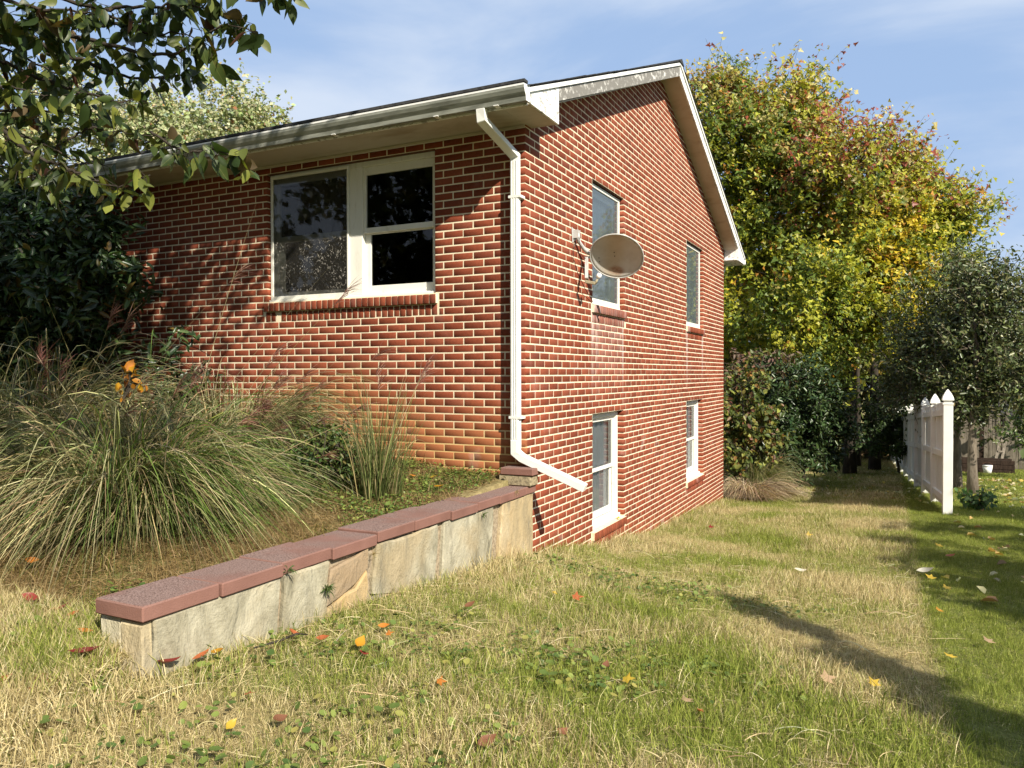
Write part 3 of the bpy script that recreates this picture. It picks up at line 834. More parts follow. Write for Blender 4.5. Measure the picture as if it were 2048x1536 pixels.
# ================================================================== RETAINING WALL
def stone_mat(name, stops, ocre, streak=True):
    m, t, b, o = newmat(name); P = wpos(t)
    n = noise(t, vmap(t, P, (1.5, 1.5, 0.85)), 2.6, 8, 0.62, 0.9)
    c = ramp(t, n, stops)
    r = N(t, 'ShaderNodeObjectInfo').outputs['Random']
    c = mix(t, mrange(t, math_(t, 'ADD', noise(t, P, 2.4, 4), math_(t, 'MULTIPLY', r, 0.25)), 0.55, 0.80, 0, 0.8), c, ocre)
    c = mix(t, mrange(t, noise(t, vmap(t, P, (1, 1, 0.28)), 9, 5, 0.6), 0.50, 0.72, 0, 0.55), c, (0.15, 0.14, 0.11))
    c = mix(t, mrange(t, noise(t, P, 60, 4), 0.55, 0.75, 0, 0.35), c, (0.12, 0.11, 0.09))
    lk(t, c, b.inputs['Base Color']); b.inputs['Roughness'].default_value = 0.9; b.inputs['Specular IOR Level'].default_value = 0.15
    h = math_(t, 'ADD', noise(t, vmap(t, P, (1.6, 1.6, 1.0), rot=(0.4, 0, 0)), 5, 7, 0.65, 0.6), math_(t, 'MULTIPLY', noise(t, P, 70, 4), 0.12))
    bump(t, b, h, 0.75, 0.035)
    return m
MAT['flag'] = stone_mat('grey_tan_flagstone', [(0.28, (0.12, 0.112, 0.080)), (0.42, (0.27, 0.245, 0.175)), (0.55, (0.38, 0.35, 0.26)), (0.72, (0.50, 0.46, 0.35))], (0.33, 0.26, 0.155))
MAT['ochre'] = stone_mat('ochre_flagstone', [(0.25, (0.24, 0.20, 0.13)), (0.5, (0.40, 0.31, 0.18)), (0.75, (0.48, 0.40, 0.27))], (0.44, 0.30, 0.14))
MAT['bluestone'] = stone_mat('blue_grey_flagstone', [(0.25, (0.13, 0.13, 0.13)), (0.5, (0.21, 0.205, 0.19)), (0.75, (0.30, 0.28, 0.24))], (0.33, 0.23, 0.13))
MAT['pale'] = stone_mat('pale_cream_stone', [(0.25, (0.36, 0.33, 0.24)), (0.5, (0.52, 0.47, 0.34)), (0.75, (0.62, 0.58, 0.46))], (0.50, 0.40, 0.24))
MAT['rubble'] = grime('rough_mortar', (0.36, 0.29, 0.20), (0.17, 0.13, 0.085), 40, 0.4, 0.65, (1, 1, 1), 0.95, 1.0, 70)
def cap_mat():
    m, t, b, o = newmat('red_concrete_cap'); P = wpos(t)
    c = ramp(t, noise(t, P, 5, 4), [(0.3, (0.175, 0.088, 0.070)), (0.7, (0.235, 0.122, 0.098))])
    nn = N(t, 'ShaderNodeNewGeometry'); s = N(t, 'ShaderNodeSeparateXYZ'); lk(t, nn.outputs['True Normal'], s.inputs[0])
    top = mrange(t, s.outputs[2], 0.6, 0.9)
    worn = mrange(t, noise(t, P, 3.4, 5, 0.6), 0.30, 0.56, 0.25, 0.95)
    agg = ramp(t, noise(t, P, 170, 3, 0.6), [(0.34, (0.05, 0.036, 0.034)), (0.50, (0.22, 0.145, 0.125)), (0.66, (0.30, 0.22, 0.20))])
    c = mix(t, math_(t, 'MULTIPLY', top, worn), c, agg)
    lk(t, c, b.inputs['Base Color']); b.inputs['Roughness'].default_value = 0.92; b.inputs['Specular IOR Level'].default_value = 0.15
    bump(t, b, noise(t, P, 150, 4), 0.6, 0.004)
    return m
MAT['cap'] = cap_mat()
rw = thing('retaining_wall', 'low stone-faced retaining wall with red concrete caps beside the lawn', 'wall', (0, -1.9, -1.9))
ROFF = Vector((0, 1.9, 1.9))
def rpart(o): o.parent = rw; o.location = Vector(o.location) + ROFF; return o
WX = 0.055; WT = -1.318; WB = -2.35; WY = -3.745
core = MB(); core.box((-0.215, WY + 0.0, WB), (WX - 0.004, -0.012, WT - 0.002)); rpart(core.build('core', MAT['rubble']))
def flag(pts, mat, axis_, base, thick, label=None):
    """pts: (s,z) outline of one stone on the face; bevelled plate with a slightly ragged outline"""
    out = []
    n = len(pts)
    for i in range(n):
        p, q = np.array(pts[i]), np.array(pts[(i + 1) % n])
        L = np.linalg.norm(q - p); k = max(1, int(L / 0.09))
        nrm_ = np.array([-(q - p)[1], (q - p)[0]]) / (L + 1e-9)
        for j in range(k):
            jit = 0 if j == 0 else rng.normal(0, 0.006)
            out.append(p + (q - p) * j / k + nrm_ * jit)
    cen = np.mean(out, 0)
    ins = [c_ + (cen - c_) / np.linalg.norm(cen - c_) * 0.014 for c_ in out]
    f3 = (lambda s, z, d: (base + d, s, z)) if axis_ == 'x' else (lambda s, z, d: (s, base - d, z))
    mb = MB(); m_ = len(out)
    mb.v = [f3(p[0], p[1], -0.02) for p in out] + [f3(p[0], p[1], thick - 0.010) for p in out] + [f3(p[0], p[1], thick + rng.normal(0, 0.0015)) for p in ins]
    mb.v.append(f3(cen[0], cen[1], thick + 0.004)); c_i = len(mb.v) - 1
    for i in range(m_):
        j = (i + 1) % m_
        mb.f.append((i, j, m_ + j, m_ + i)); mb.f.append((m_ + i, m_ + j, 2 * m_ + j, 2 * m_ + i)); mb.f.append((2 * m_ + i, 2 * m_ + j, c_i))
    return rpart(mb.build('stone', mat, None, smooth=False))
G = 0.013
def quad(y0t, y0b, y1t, y1b, zt, zb): return [(y0t + G, zt), (y0b + G, zb), (y1b - G, zb), (y1t - G, zt)]
flag(quad(-3.735, -3.74, -2.98, -3.05, WT, WB), MAT['flag'], 'x', WX, 0.028)
flag(quad(-2.98, -3.05, -2.62, -2.70, WT, WB), MAT['flag'], 'x', WX, 0.027)
flag([(-2.61, WT - 0.055), (-2.66, -1.565), (-2.40, -1.505), (-2.285, -1.43), (-2.28, WT)], MAT['bluestone'], 'x', WX, 0.024)
flag([(-2.675, -1.585), (-2.70, WB), (-2.33, WB), (-2.30, -1.45), (-2.40, -1.525)], MAT['ochre'], 'x', WX, 0.026)
flag([(-2.20, WT), (-2.245, -1.60), (-2.0, -1.56), (-1.78, -1.515), (-1.66, -1.59), (-1.63, WB), (-1.60, WB), (-1.535, WT)], MAT['flag'], 'x', WX, 0.027)
flag([(-2.25, -1.62), (-2.28, WB), (-1.66, WB), (-1.685, -1.61), (-1.78, -1.54), (-2.0, -1.585)], MAT['bluestone'], 'x', WX, 0.022)
flag(quad(-1.46, -1.56, -0.73, -0.80, WT, WB), MAT['flag'], 'x', WX, 0.027)
flag(quad(-0.60, -0.76, -0.022, -0.022, WT, WB), MAT['ochre'], 'x', WX, 0.030)
flag([(-0.19, WT - 0.01), (-0.215, WB), (-0.075, WB), (-0.07, WT - 0.01)], MAT['pale'], 'y', WY, 0.020)
flag([(-0.058, WT - 0.01), (-0.063, WB), (0.072, WB), (0.068, WT - 0.01)], MAT['pale'], 'y', WY, 0.026)
# cap stones
cj = [-3.79, -3.387, -2.99, -2.614, -2.21, -1.822, -1.385, -1.02, -0.673, -0.20]
def cap_stone(x0, x1, y0, y1, z0, z1, name='cap_stone', mat=None, rot=0.0, bev=0.006):
    mb = MB(); cx_, cy_, cz_ = (x0 + x1) / 2, (y0 + y1) / 2, (z0 + z1) / 2
    nxs = 3
    mb.box((x0 - cx_, y0 - cy_, z0 - cz_), (x1 - cx_, y1 - cy_, z1 - cz_))
    me = mb.mesh(name, mat or MAT['cap'], bevel=bev)
    o = D.objects.new(name, me); o.location = (cx_, cy_, cz_)
    o.rotation_euler = (rng.normal(0, 0.004), rng.normal(0, 0.006), rot + rng.normal(0, 0.006))
    COL.objects.link(o); return rpart(o)
for i in range(len(cj) - 1):
    dz = rng.normal(0, 0.005); dxx = rng.normal(0, 0.007)
    cap_stone(-0.19 - 0.03 * i / 8 + dxx, 0.100 + dxx, cj[i] + 0.004, cj[i + 1] - 0.004, WT + 0.001 + dz, WT + 0.066 + dz)
cap_stone(-0.215, 0.10, -0.198, -0.012, WT + 0.002, WT + 0.065)
cap_stone(-0.17, 0.125, -0.175, -0.022, WT + 0.068, WT + 0.155, 'block', grime('rough_tan_block', (0.36, 0.30, 0.19), (0.17, 0.14, 0.09), 55, 0.42, 0.62, (1, 1, 1), 0.95, 1.0, 80), 0.0, 0.008)
cap_stone(-0.15, 0.148, -0.185, -0.016, WT + 0.157, WT + 0.215)

# ================================================================== SATELLITE DISH
MAT['dish'] = None
def dish_mat():
    m, t, b, o = newmat('rust_stained_grey_enamel'); P = N(t, 'ShaderNodeTexCoord').outputs['Object']
    s = N(t, 'ShaderNodeSeparateXYZ'); lk(t, P, s.inputs[0])
    x, y, z = s.outputs
    n = noise(t, P, 9, 5, 0.65, 0.5)
    c = mix(t, mrange(t, n, 0.35, 0.7), (0.50, 0.50, 0.48), (0.43, 0.42, 0.39))
    warm = math_(t, 'MULTIPLY', mrange(t, math_(t, 'ABSOLUTE', math_(t, 'ADD', x, 0.03)), 0.02, 0.15, 0.5, 0), 1.0)
    c = mix(t, warm, c, (0.42, 0.31, 0.17))
    d = math_(t, 'ADD', math_(t, 'MULTIPLY', math_(t, 'POWER', math_(t, 'ADD', x, -0.02), 2.0), 1.0), math_(t, 'MULTIPLY', math_(t, 'POWER', math_(t, 'ADD', y, 0.17), 2.0), 3.5))
    rr = math_(t, 'MULTIPLY', mrange(t, d, 0.0, 0.010, 1, 0), mrange(t, n, 0.3, 0.6, 0.35, 1))
    c = mix(t, rr, c, (0.22, 0.075, 0.018))
    lk(t, c, b.inputs['Base Color']); b.inputs['Roughness'].default_value = 0.55
    return m
dish = thing('satellite_dish', 'grey satellite dish with rusty stains mounted on the brick gable wall', 'satellite dish', (0, 1.08, 1.0))
DO = Vector((0, -1.08, -1.0))
def dpart(o, parent=None):
    o.parent = parent or dish
    if parent is None: o.location = Vector(o.location) + DO
    return o
MAT['dishgrey'] = simple('dish_grey_paint', (0.46, 0.46, 0.45), 0.45, 0.4, 0.1, 12)
MAT['tan_plastic'] = simple('dirty_tan_plastic', (0.30, 0.26, 0.17), 0.6, 0.3, 0.15, 15)
dn = Vector((0.14, -0.765, -0.625)).normalized()
dc = Vector(onx(1233, 513, 0.36).tolist())
dxv = Vector((0.90, 0.42, -0.06)); dxv = (dxv - dn * dxv.dot(dn)).normalized(); dyv = dn.cross(dxv)
if dyv.z < 0: dyv = -dyv
R_, dep = 0.262, 0.055
V, Fc = [], []
rings, seg = 9, 48
for side in (0, 1):
    for i in range(rings + 1):
        r = R_ * i / rings
        for k in range(seg):
            a = 2 * PI * k / seg
            V.append((r * math.cos(a) * 1.0, r * math.sin(a) * 0.93, -dep * (1 - (r / R_) ** 2) - 0.012 * side - (0.004 if i == rings and side else 0)))
n1 = (rings + 1) * seg
for side in (0, 1):
    for i in range(rings):
        for k in range(seg):
            k2 = (k + 1) % seg; b0 = side * n1
            q = (b0 + i * seg + k, b0 + i * seg + k2, b0 + (i + 1) * seg + k2, b0 + (i + 1) * seg + k)
            Fc.append(q if side == 0 else q[::-1])
for k in range(seg):
    k2 = (k + 1) % seg
    Fc.append((rings * seg + k, rings * seg + k2, n1 + rings * seg + k2, n1 + rings * seg + k))
me = np_mesh('reflector', np.array(V), np.array(Fc), mat=dish_mat(), smooth=True)
ro = D.objects.new('reflector', me); COL.objects.link(ro)
MM = Matrix((dxv, dyv, dn)).transposed().to_4x4()
ro.parent = dish; ro.matrix_local = Matrix.Translation(dc + DO) @ MM
rim = MB(); rim.tube([(R_ * math.cos(a), R_ * 0.93 * math.sin(a), 0) for a in np.linspace(0, 2 * PI, 49)], 0.006, 6, False)
rim.build('rim', MAT['dishgrey'], ro, smooth=True)
for (hx, hy) in ((-0.03, 0.01), (-0.02, -0.03), (-0.17, -0.06), (-0.16, -0.10)):
    mb = MB(); zz = -dep * (1 - (math.hypot(hx, hy) / R_) ** 2); mb.tube([(hx, hy, zz - 0.002), (hx, hy, zz + 0.003)], 0.0055, 8); mb.build('bolt', MAT['black'], ro)
foot = Vector(onx(1147, 468, 0.0).tolist())
mb = MB(); mb.prism([(0.001, foot.y - 0.055, foot.z + 0.06), (0.001, foot.y + 0.05, foot.z + 0.03), (0.001, foot.y + 0.045, foot.z - 0.05), (0.001, foot.y - 0.04, foot.z - 0.09)], (0.006, 0, 0))
mb.box((0.007, foot.y - 0.028, foot.z - 0.045), (0.06, foot.y - 0.022, foot.z + 0.035)); mb.box((0.007, foot.y + 0.022, foot.z - 0.045), (0.06, foot.y + 0.028, foot.z + 0.035))
dpart(mb.build('wall_foot', MAT['dishgrey'], bevel=0.001))
mt = MB(); P0 = Vector((0.035, foot.y, foot.z)); back = dc - dn * 0.085
dE = float((np.array(dc) - CAM) @ AF)                     # depth of the dish centre
edge = dc - dxv * 0.262
dL = float((np.array(edge) - CAM) @ AF)
me_ = Vector(at(1187, 511, dL + 0.07).tolist())
fD = float((np.array(P0) - CAM) @ AF)
mid_ = [Vector(at(u_, v_, fD + (dL + 0.07 - fD) * k_).tolist()) for u_, v_, k_ in ((1158, 484, 0.3), (1168, 498, 0.6), (1177, 506, 0.85))]
mt.tube([P0] + mid_ + [me_, dc - dn * 0.13], 0.019, 12)
dpart(mt.build('mast', MAT['dishgrey'], smooth=True))
mb = MB(); q = dc - dn * 0.115; mb.rtube([q - dn * 0.03, q + dn * 0.03], 0.10, 0.10, (1, 0, 0)); dpart(mb.build('back_bracket', MAT['dishgrey'], bevel=0.006))
TD = dL
armt = Vector(at(1173, 515, TD + 0.05).tolist()); armb = Vector(at(1173, 557, TD - 0.10).tolist()); lnbe = Vector(at(1197, 553, TD - 0.13).tolist())
mb = MB(); mb.rtube([me_ + Vector((-0.01, 0, -0.012)), armt, armb], 0.024, 0.032, (1, 0.3, 0.2)); dpart(mb.build('feed_arm', MAT['dishgrey'], bevel=0.003))
bx0 = Vector(at(1170, 563, TD - 0.11).tolist()); bx1 = Vector(at(1191, 567, TD - 0.13).tolist())
mb = MB(); mb.rtube([bx0, bx1], 0.05, 0.03, (0.2, 0, 1)); arm = dpart(mb.build('feed_housing', MAT['tan_plastic'], bevel=0.004))
mb = MB(); mb.tube([bx1, bx1.lerp(lnbe, 0.6)], 0.011, 10); mb.build('feed_neck', MAT['tan_plastic'], arm, smooth=True)
mb = MB(); mb.tube([lnbe + Vector((-0.008, 0.004, -0.01)), lnbe, lnbe + Vector((0.018, -0.01, 0.02))], [0.020, 0.026, 0.022], 14); dpart(mb.build('feed_cap', MAT['trim_white'], smooth=True))
mb = MB()
cbl = [foot + Vector((0.012, 0.01, -0.07)), Vector(onx(1146, 515, 0.03).tolist()), Vector(onx(1156, 548, 0.05).tolist()), Vector(onx(1170, 577, 0.045).tolist()), Vector(onx(1186, 604, 0.012).tolist())]
mb.tube(cbl, 0.0035, 6); dpart(mb.build('cable', MAT['black']))
mb = MB(); mb.tube([P0 + Vector((0.02, 0, -0.03)), P0.lerp(armt, 0.45) + Vector((0, 0, -0.10)), armt + Vector((0, 0, -0.02))], 0.003, 6); dpart(mb.build('cable', MAT['black']))

# ================================================================== PLANTS: generic builders
def blade_cloud(base, tip, mid, width, nseg, cols, wfun=None, up=None):
    """ribbons along quadratic curves base->mid->tip. arrays (n,3). returns V,F,col,tint"""
    n = len(base); t = np.linspace(0, 1, nseg + 1)
    B = (1 - t)[None, :, None] ** 2 * base[:, None] + 2 * ((1 - t) * t)[None, :, None] * mid[:, None] + (t ** 2)[None, :, None] * tip[:, None]
    T = np.gradient(B, axis=1); T /= np.linalg.norm(T, axis=2, keepdims=True) + 1e-9
    rnd = rng.normal(size=(n, 1, 3)); S = np.cross(T, rnd); S /= np.linalg.norm(S, axis=2, keepdims=True) + 1e-9
    wv = (1 - t ** 2.2) * 0.92 + 0.08 if wfun is None else wfun(t)
    W = S * (np.asarray(width).reshape(-1, 1, 1) * wv[None, :, None]) * 0.5
    V = np.stack([B - W, B + W], 2).reshape(-1, 3)
    i = np.arange(n)[:, None] * (nseg + 1) * 2 + np.arange(nseg)[None] * 2
    Fc = np.stack([i, i + 1, i + 3, i + 2], -1).reshape(-1, 4)
    col = np.repeat(cols, (nseg + 1) * 2, axis=0)
    return V, Fc, col
def leaf_cloud(P, size, nrm_bias=(0, 0, 0.6), axis_bias=(0, 0, 0), aspect=0.5, fold=0.12, cols=None, shape='quad'):
    """leaf blades: folded quads (2 triangles) or 6-point leaves"""
    n = len(P); size = np.broadcast_to(size, (n,)).reshape(n, 1)
    nm = rng.normal(size=(n, 3)) * 0.6 + np.asarray(nrm_bias); nm /= np.linalg.norm(nm, axis=1, keepdims=True)
    ax = rng.normal(size=(n, 3)) + np.asarray(axis_bias); ax -= nm * (ax * nm).sum(1, keepdims=True); ax /= np.linalg.norm(ax, axis=1, keepdims=True)
    sd = np.cross(nm, ax)
    if shape == 'quad':
        V = np.stack([P, P + ax * size * 0.45 + sd * size * aspect * 0.5 + nm * size * fold, P + ax * size, P + ax * size * 0.45 - sd * size * aspect * 0.5 + nm * size * fold], 1).reshape(-1, 3)
        i = np.arange(n)[:, None] * 4
        Fc = np.concatenate([i + np.array([[0, 1, 2]]), i + np.array([[0, 2, 3]])], 0); k = 4
    elif shape == 'maple':
        # five-pointed star fan
        ang = np.radians([-150, -95, -62, -38, 0, 38, 62, 95, 150]); rad = np.array([0.35, 0.75, 0.42, 0.85, 1.0, 0.85, 0.42, 0.75, 0.35])
        rad = np.array([0.30, 0.62, 0.36, 0.50, 1.0, 0.50, 0.36, 0.62, 0.30]); rad[3] = rad[5] = 0.45
        pts = [P]
        for a, r in zip(ang, rad):
            pts.append(P + (ax * math.cos(a) + sd * math.sin(a) * 1.0) * r * size * 0.75 + nm * size * fold * abs(math.sin(a)) * rng.uniform(0.2, 1.4, (n, 1)))
        V = np.stack(pts, 1).reshape(-1, 3); i = np.arange(n)[:, None] * 10
        Fc = np.concatenate([i + np.array([[0, j, j + 1]]) for j in range(1, 9)], 0); k = 10
    else:
        pts = [P, P + ax * size * 0.25 + sd * size * aspect * 0.42 + nm * size * fold, P + ax * size * 0.62 + sd * size * aspect * 0.42 + nm * size * fold * 0.8,
               P + ax * size - nm * size * fold * 0.9, P + ax * size * 0.62 - sd * size * aspect * 0.42 + nm * size * fold * 0.8, P + ax * size * 0.25 - sd * size * aspect * 0.42 + nm * size * fold]
        V = np.stack(pts, 1).reshape(-1, 3); i = np.arange(n)[:, None] * 6
        mdl = None
        Fc = np.concatenate([i + np.array([[0, 1, 2]]), i + np.array([[0, 2, 3]]), i + np.array([[0, 3, 4]]), i + np.array([[0, 4, 5]])], 0); k = 6
    c = np.repeat(cols, k, axis=0) if cols is not None else None
    return V, Fc, c
def join(parts):
    Vs, Fs, Cs, n = [], [], [], 0
    for V, Fc, c in parts:
        Vs.append(V); Fs.append(Fc + n); Cs.append(c); n += len(V)
    return np.concatenate(Vs), np.concatenate(Fs), np.concatenate(Cs)
def vary(base, n, s=0.25, hue=0.06):
    base = np.asarray(base, float)
    if base.ndim == 1: base = np.repeat(base[None], n, 0)
    f = np.exp(rng.normal(0, s, (n, 1))); h = 1 + rng.normal(0, hue, (n, 3))
    return np.clip(base * f * h, 0.004, 0.9)
def palette(cols, p, n):
    cols = np.array(cols, float); return cols[rng.choice(len(cols), n, p=np.array(p) / sum(p))]
MAT['leaf'] = leafmat('leaves', 0.35)
MAT['leaf_dark'] = leafmat('glossy_dark_leaves', 0.18, 0.32)
MAT['blade'] = leafmat('grass_blades', 0.30, 0.5)
MAT['dryblade'] = leafmat('dry_stalks', 0.22, 0.6)
def bark_mat(name, a, b_, sc=18):
    m, t, b, o = newmat(name); P = wpos(t)
    n = noise(t, vmap(t, P, (1, 1, 0.25)), sc, 6, 0.7, 0.4)
    lk(t, ramp(t, n, [(0.3, a), (0.7, b_)]), b.inputs['Base Color']); b.inputs['Roughness'].default_value = 0.95; b.inputs['Specular IOR Level'].default_value = 0.1
    bump(t, b, n, 0.9, 0.02); return m
MAT['bark'] = bark_mat('dark_bark', (0.022, 0.018, 0.014), (0.075, 0.062, 0.05))
MAT['bark_grey'] = bark_mat('grey_flaky_bark', (0.07, 0.055, 0.042), (0.24, 0.20, 0.155))

def make_tree(name, label, cat, base, trunk_top, trunk_r, ells, n_clump, n_leaf, leaf_size, colf, mat, shape='quad', aspect=0.6, shoot=(0.35, 0.9), up=0.35,
              clump_r=0.5, group=None, bark='bark', reject=None, lean=(0, 0), trunks=None, nrm_bias=(0.35, -0.4, 0.5), droop=0.0, shell=0.45, thick=0.45, cluster=False):
    base = np.asarray(base, float)
    root = thing(name, label, cat, tuple(base), group)
    ells = [(np.asarray(c, float), np.asarray(r, float), w_) for c, r, w_ in ells]
    wts = np.array([e[2] for e in ells]); wts = wts / wts.sum()
    cen = []
    while len(cen) < n_clump:
        e = ells[rng.choice(len(ells), p=wts)]
        d = rng.normal(size=3); d /= np.linalg.norm(d)
        r = rng.uniform(shell, 1.0) ** 0.7
        P = e[0] + e[1] * d * r
        cen.append((P, d))
    # limbs
    tops = trunks or [(base, base + np.array([lean[0], lean[1], 0]) + np.array([0, 0, trunk_top]), trunk_r)]
    tb = MB(); nodes = []
    for (b0, t0, r0) in tops:
        b0 = np.asarray(b0, float); t0 = np.asarray(t0, float)
        pts = [b0 + (t0 - b0) * s + np.array([math.sin(s * 5 + b0[0]), math.cos(s * 4 + b0[1]), 0]) * 0.06 * s for s in np.linspace(0, 1, 8)]
        rr = [r0 * (1.25 if i == 0 else 1.0) * (1 - 0.72 * s) for i, s in enumerate(np.linspace(0, 1, 8))]
        pts[0] = pts[0] - np.array([0, 0, 0.15])
        tb.tube(pts, rr, 10)
        for p, r in list(zip(pts, rr))[2:]: nodes.append((p, r))
    tr = tb.mesh('trunk', MAT[bark], smooth=True); to = D.objects.new('trunk', tr); link(to, root); to.location = tuple(-base)
    bb = MB()
    order_ = sorted(range(n_clump), key=lambda i: np.linalg.norm(cen[i][0] - (tops[0][0] + tops[0][1]) / 2))
    for i in order_:
        P = cen[i][0]
        npos = np.array([q[0] for q in nodes])
        dv = P - npos; dist = np.linalg.norm(dv, axis=1)
        cost = dist + np.where(dv[:, 2] < 0.1, 0.8, 0) + rng.uniform(0, 0.3, len(dist))
        j = int(np.argmin(cost)); q, rq = nodes[j]
        md = (q + P) / 2 + np.array([0, 0, 0.12 * dist[j]]) + rng.normal(0, 0.06, 3) * dist[j]
        ts = np.linspace(0, 1, 5)
        pts = [(1 - s) ** 2 * q + 2 * s * (1 - s) * md + s * s * P for s in ts]
        r0 = min(rq * 0.62, 0.012 + 0.020 * dist[j] * thick / 0.45); r1 = max(0.006, r0 * 0.4)
        rr = [r0 + (r1 - r0) * s for s in ts]
        bb.tube(pts, rr, 5, False)
        for p, r in list(zip(pts, rr))[2:]: nodes.append((p, r))
    # shoots + leaves
    per = max(1, n_leaf // n_clump); LP = []; LD = []
    for (P, d) in cen:
        ns = max(2, per // 14)
        dirs = rng.normal(size=(ns, 3)) + d * 0.9 + np.array([0, 0, up * 1.5]); dirs /= np.linalg.norm(dirs, axis=1, keepdims=True)
        ln = rng.uniform(shoot[0], shoot[1], ns)
        st_ = P + rng.normal(0, clump_r * 0.38, (ns, 3))
        for s_ in range(min(ns, 4)):
            e_ = st_[s_] + dirs[s_] * ln[s_]
            bb.tube([P, st_[s_], e_], [0.006, 0.005, 0.003], 3, False)
        sidx = rng.integers(0, ns, per)
        if cluster:
            node = np.minimum((rng.integers(0, 5, per) + 1) / 5.0, 1.0); tt = np.clip(node + rng.normal(0, 0.03, per), 0.05, 1.05); sp_ = 0.075
        else:
            tt = rng.uniform(0.05, 1.0, per); sp_ = 0.045 + 0.02 * clump_r
        pos = st_[sidx] + dirs[sidx] * (ln[sidx] * tt)[:, None] + rng.normal(0, sp_, (per, 3))
        pos[:, 2] -= droop * tt ** 2
        LP.append(pos); LD.append(st_[sidx] + dirs[sidx] * (ln[sidx] * np.round(tt * 2) / 2)[:, None])
        if cluster:
            for s_ in range(4, ns):
                if rng.random() < 0.5: bb.tube([st_[s_], st_[s_] + dirs[s_] * ln[s_]], [0.005, 0.003], 3, False)
    bo = D.objects.new('limbs', bb.mesh('limbs', MAT[bark])); link(bo, root); bo.location = tuple(-base)
    LP = np.concatenate(LP); LD = np.concatenate(LD)
    gz = ground(LP[:, 0], LP[:, 1]); keep = LP[:, 2] > gz + 0.04
    if reject is not None: keep &= ~reject(LP)
    LP = LP[keep]; LD = LD[keep]
    cols = colf(LD) if cluster else colf(LP)
    sz = leaf_size * np.exp(rng.normal(0, 0.22, len(LP)))
    V, Fc, c = leaf_cloud(LP, sz, nrm_bias, (0, 0, -0.35), aspect, 0.10, cols, shape)
    co = D.objects.new('crown', np_mesh('crown', V, Fc, {'col': c}, MAT[mat])); link(co, root); co.location = tuple(-base)
    return root
def gz(x, y): return float(ground(x, y))
def img(P): return proj(P)

# ================================================================== BACKGROUND TREES
YEL = (0.60, 0.45, 0.040); YG = (0.36, 0.36, 0.040); GRN = (0.13, 0.18, 0.030); ORG = (0.45, 0.22, 0.045); RED = (0.28, 0.070, 0.045); OLV = (0.30, 0.26, 0.065); PALE = (0.50, 0.43, 0.17)
def smooth_rand(P, sc, seed):
    r = np.random.default_rng(seed); K = r.normal(size=(7, 3)) * sc; ph = r.uniform(0, 6.28, 7)
    return np.sin(P @ K.T + ph).mean(1) * 1.7
def maple_cols(P, redness, ztop, green=0.25):
    # P is the twig point, so one twig's leaves share a colour; only a little varies leaf by leaf
    n = len(P); h = np.clip((P[:, 2] - (ztop - 3.6)) / 3.6, 0, 1)
    hsh = np.abs(np.sin(P[:, 0] * 127.1 + P[:, 1] * 311.7 + P[:, 2] * 74.7) * 43758.5453) % 1.0
    hs2 = np.abs(np.sin(P[:, 0] * 269.5 + P[:, 1] * 183.3 + P[:, 2] * 246.1) * 43758.5453) % 1.0
    s1 = smooth_rand(P, 0.9, 3); s2 = smooth_rand(P, 1.3, 5)
    k = 0.42 * hsh + 0.10 * rng.random(n) + 0.33 + 0.45 * s1
    c = np.where((k < 0.42)[:, None], YEL, np.where((k < 0.85)[:, None], YG, np.where((k < 1.15)[:, None], GRN, OLV)))
    g = hs2 < green + 0.35 * (s2 > 0.25); c[g] = np.where((rng.random(g.sum()) < 0.6)[:, None], GRN, YG)
    o = (hs2 > 0.975 - 0.05 * (s2 < -0.35)); c[o] = ORG
    tp = hsh < 0.60 * h ** 1.2; c[tp] = palette([PALE, OLV, ORG], [0.5, 0.4, 0.1], n)[tp]
    rd = hs2 < redness * h ** 1.3; c[rd] = palette([RED, ORG, OLV], [0.62, 0.08, 0.3], n)[rd]
    return vary(c, n, 0.13, 0.03)
def P3(u, v, t): return at(u, v, t)
def ell(u, v, t, ru, rv, rd=None, w_=1.0):
    """crown ellipsoid whose silhouette is centred on photo pixel (u,v) at distance t, radii in pixels"""
    a = ru / F * t; b = rv / F * t
    return (at(u, v, t), (a, rd or a, b), w_)
def base_at(u, t):
    P = at(u, 768, t); return np.array([P[0], P[1], gz(P[0], P[1])])
b1 = base_at(1545, 21.5)
make_tree('maple_tree', 'tall yellow and green maple right behind the far house corner', 'tree', b1, 8.2, 0.20,
          [ell(1455, 350, 21, 95, 190, None, 1.2), ell(1560, 430, 21.5, 125, 220, None, 1.2), ell(1520, 640, 21, 130, 130, 2.2, 0.9), ell(1590, 275, 21.5, 60, 105, None, 0.6), ell(1445, 245, 21, 45, 85, None, 0.35)],
          150, 60000, 0.118, lambda P: maple_cols(P, 0.20, at(1500, 100, 21)[2]), 'leaf', 'maple', shoot=(0.4, 1.05), up=0.6, clump_r=0.7, cluster=True)
b2 = base_at(1700, 21.0)
make_tree('maple_tree', 'broad maple with red outer twigs between the house and the fence', 'tree', b2, 7.0, 0.16,
          [ell(1690, 450, 19.5, 140, 190, None, 1.3), ell(1780, 520, 19.5, 115, 170, None, 1.0), ell(1690, 650, 19, 130, 120, 2.2, 0.9), ell(1840, 590, 19.5, 70, 110, None, 0.5), ell(1720, 350, 19.5, 85, 85, None, 0.45), ell(1885, 470, 19.5, 45, 65, None, 0.22), ell(1815, 400, 19.5, 50, 60, None, 0.25)],
          160, 60000, 0.110, lambda P: maple_cols(P, 0.72, at(1700, 200, 19.5)[2], 0.30), 'leaf', 'maple', shoot=(0.4, 1.05), up=0.5, clump_r=0.65, cluster=True)
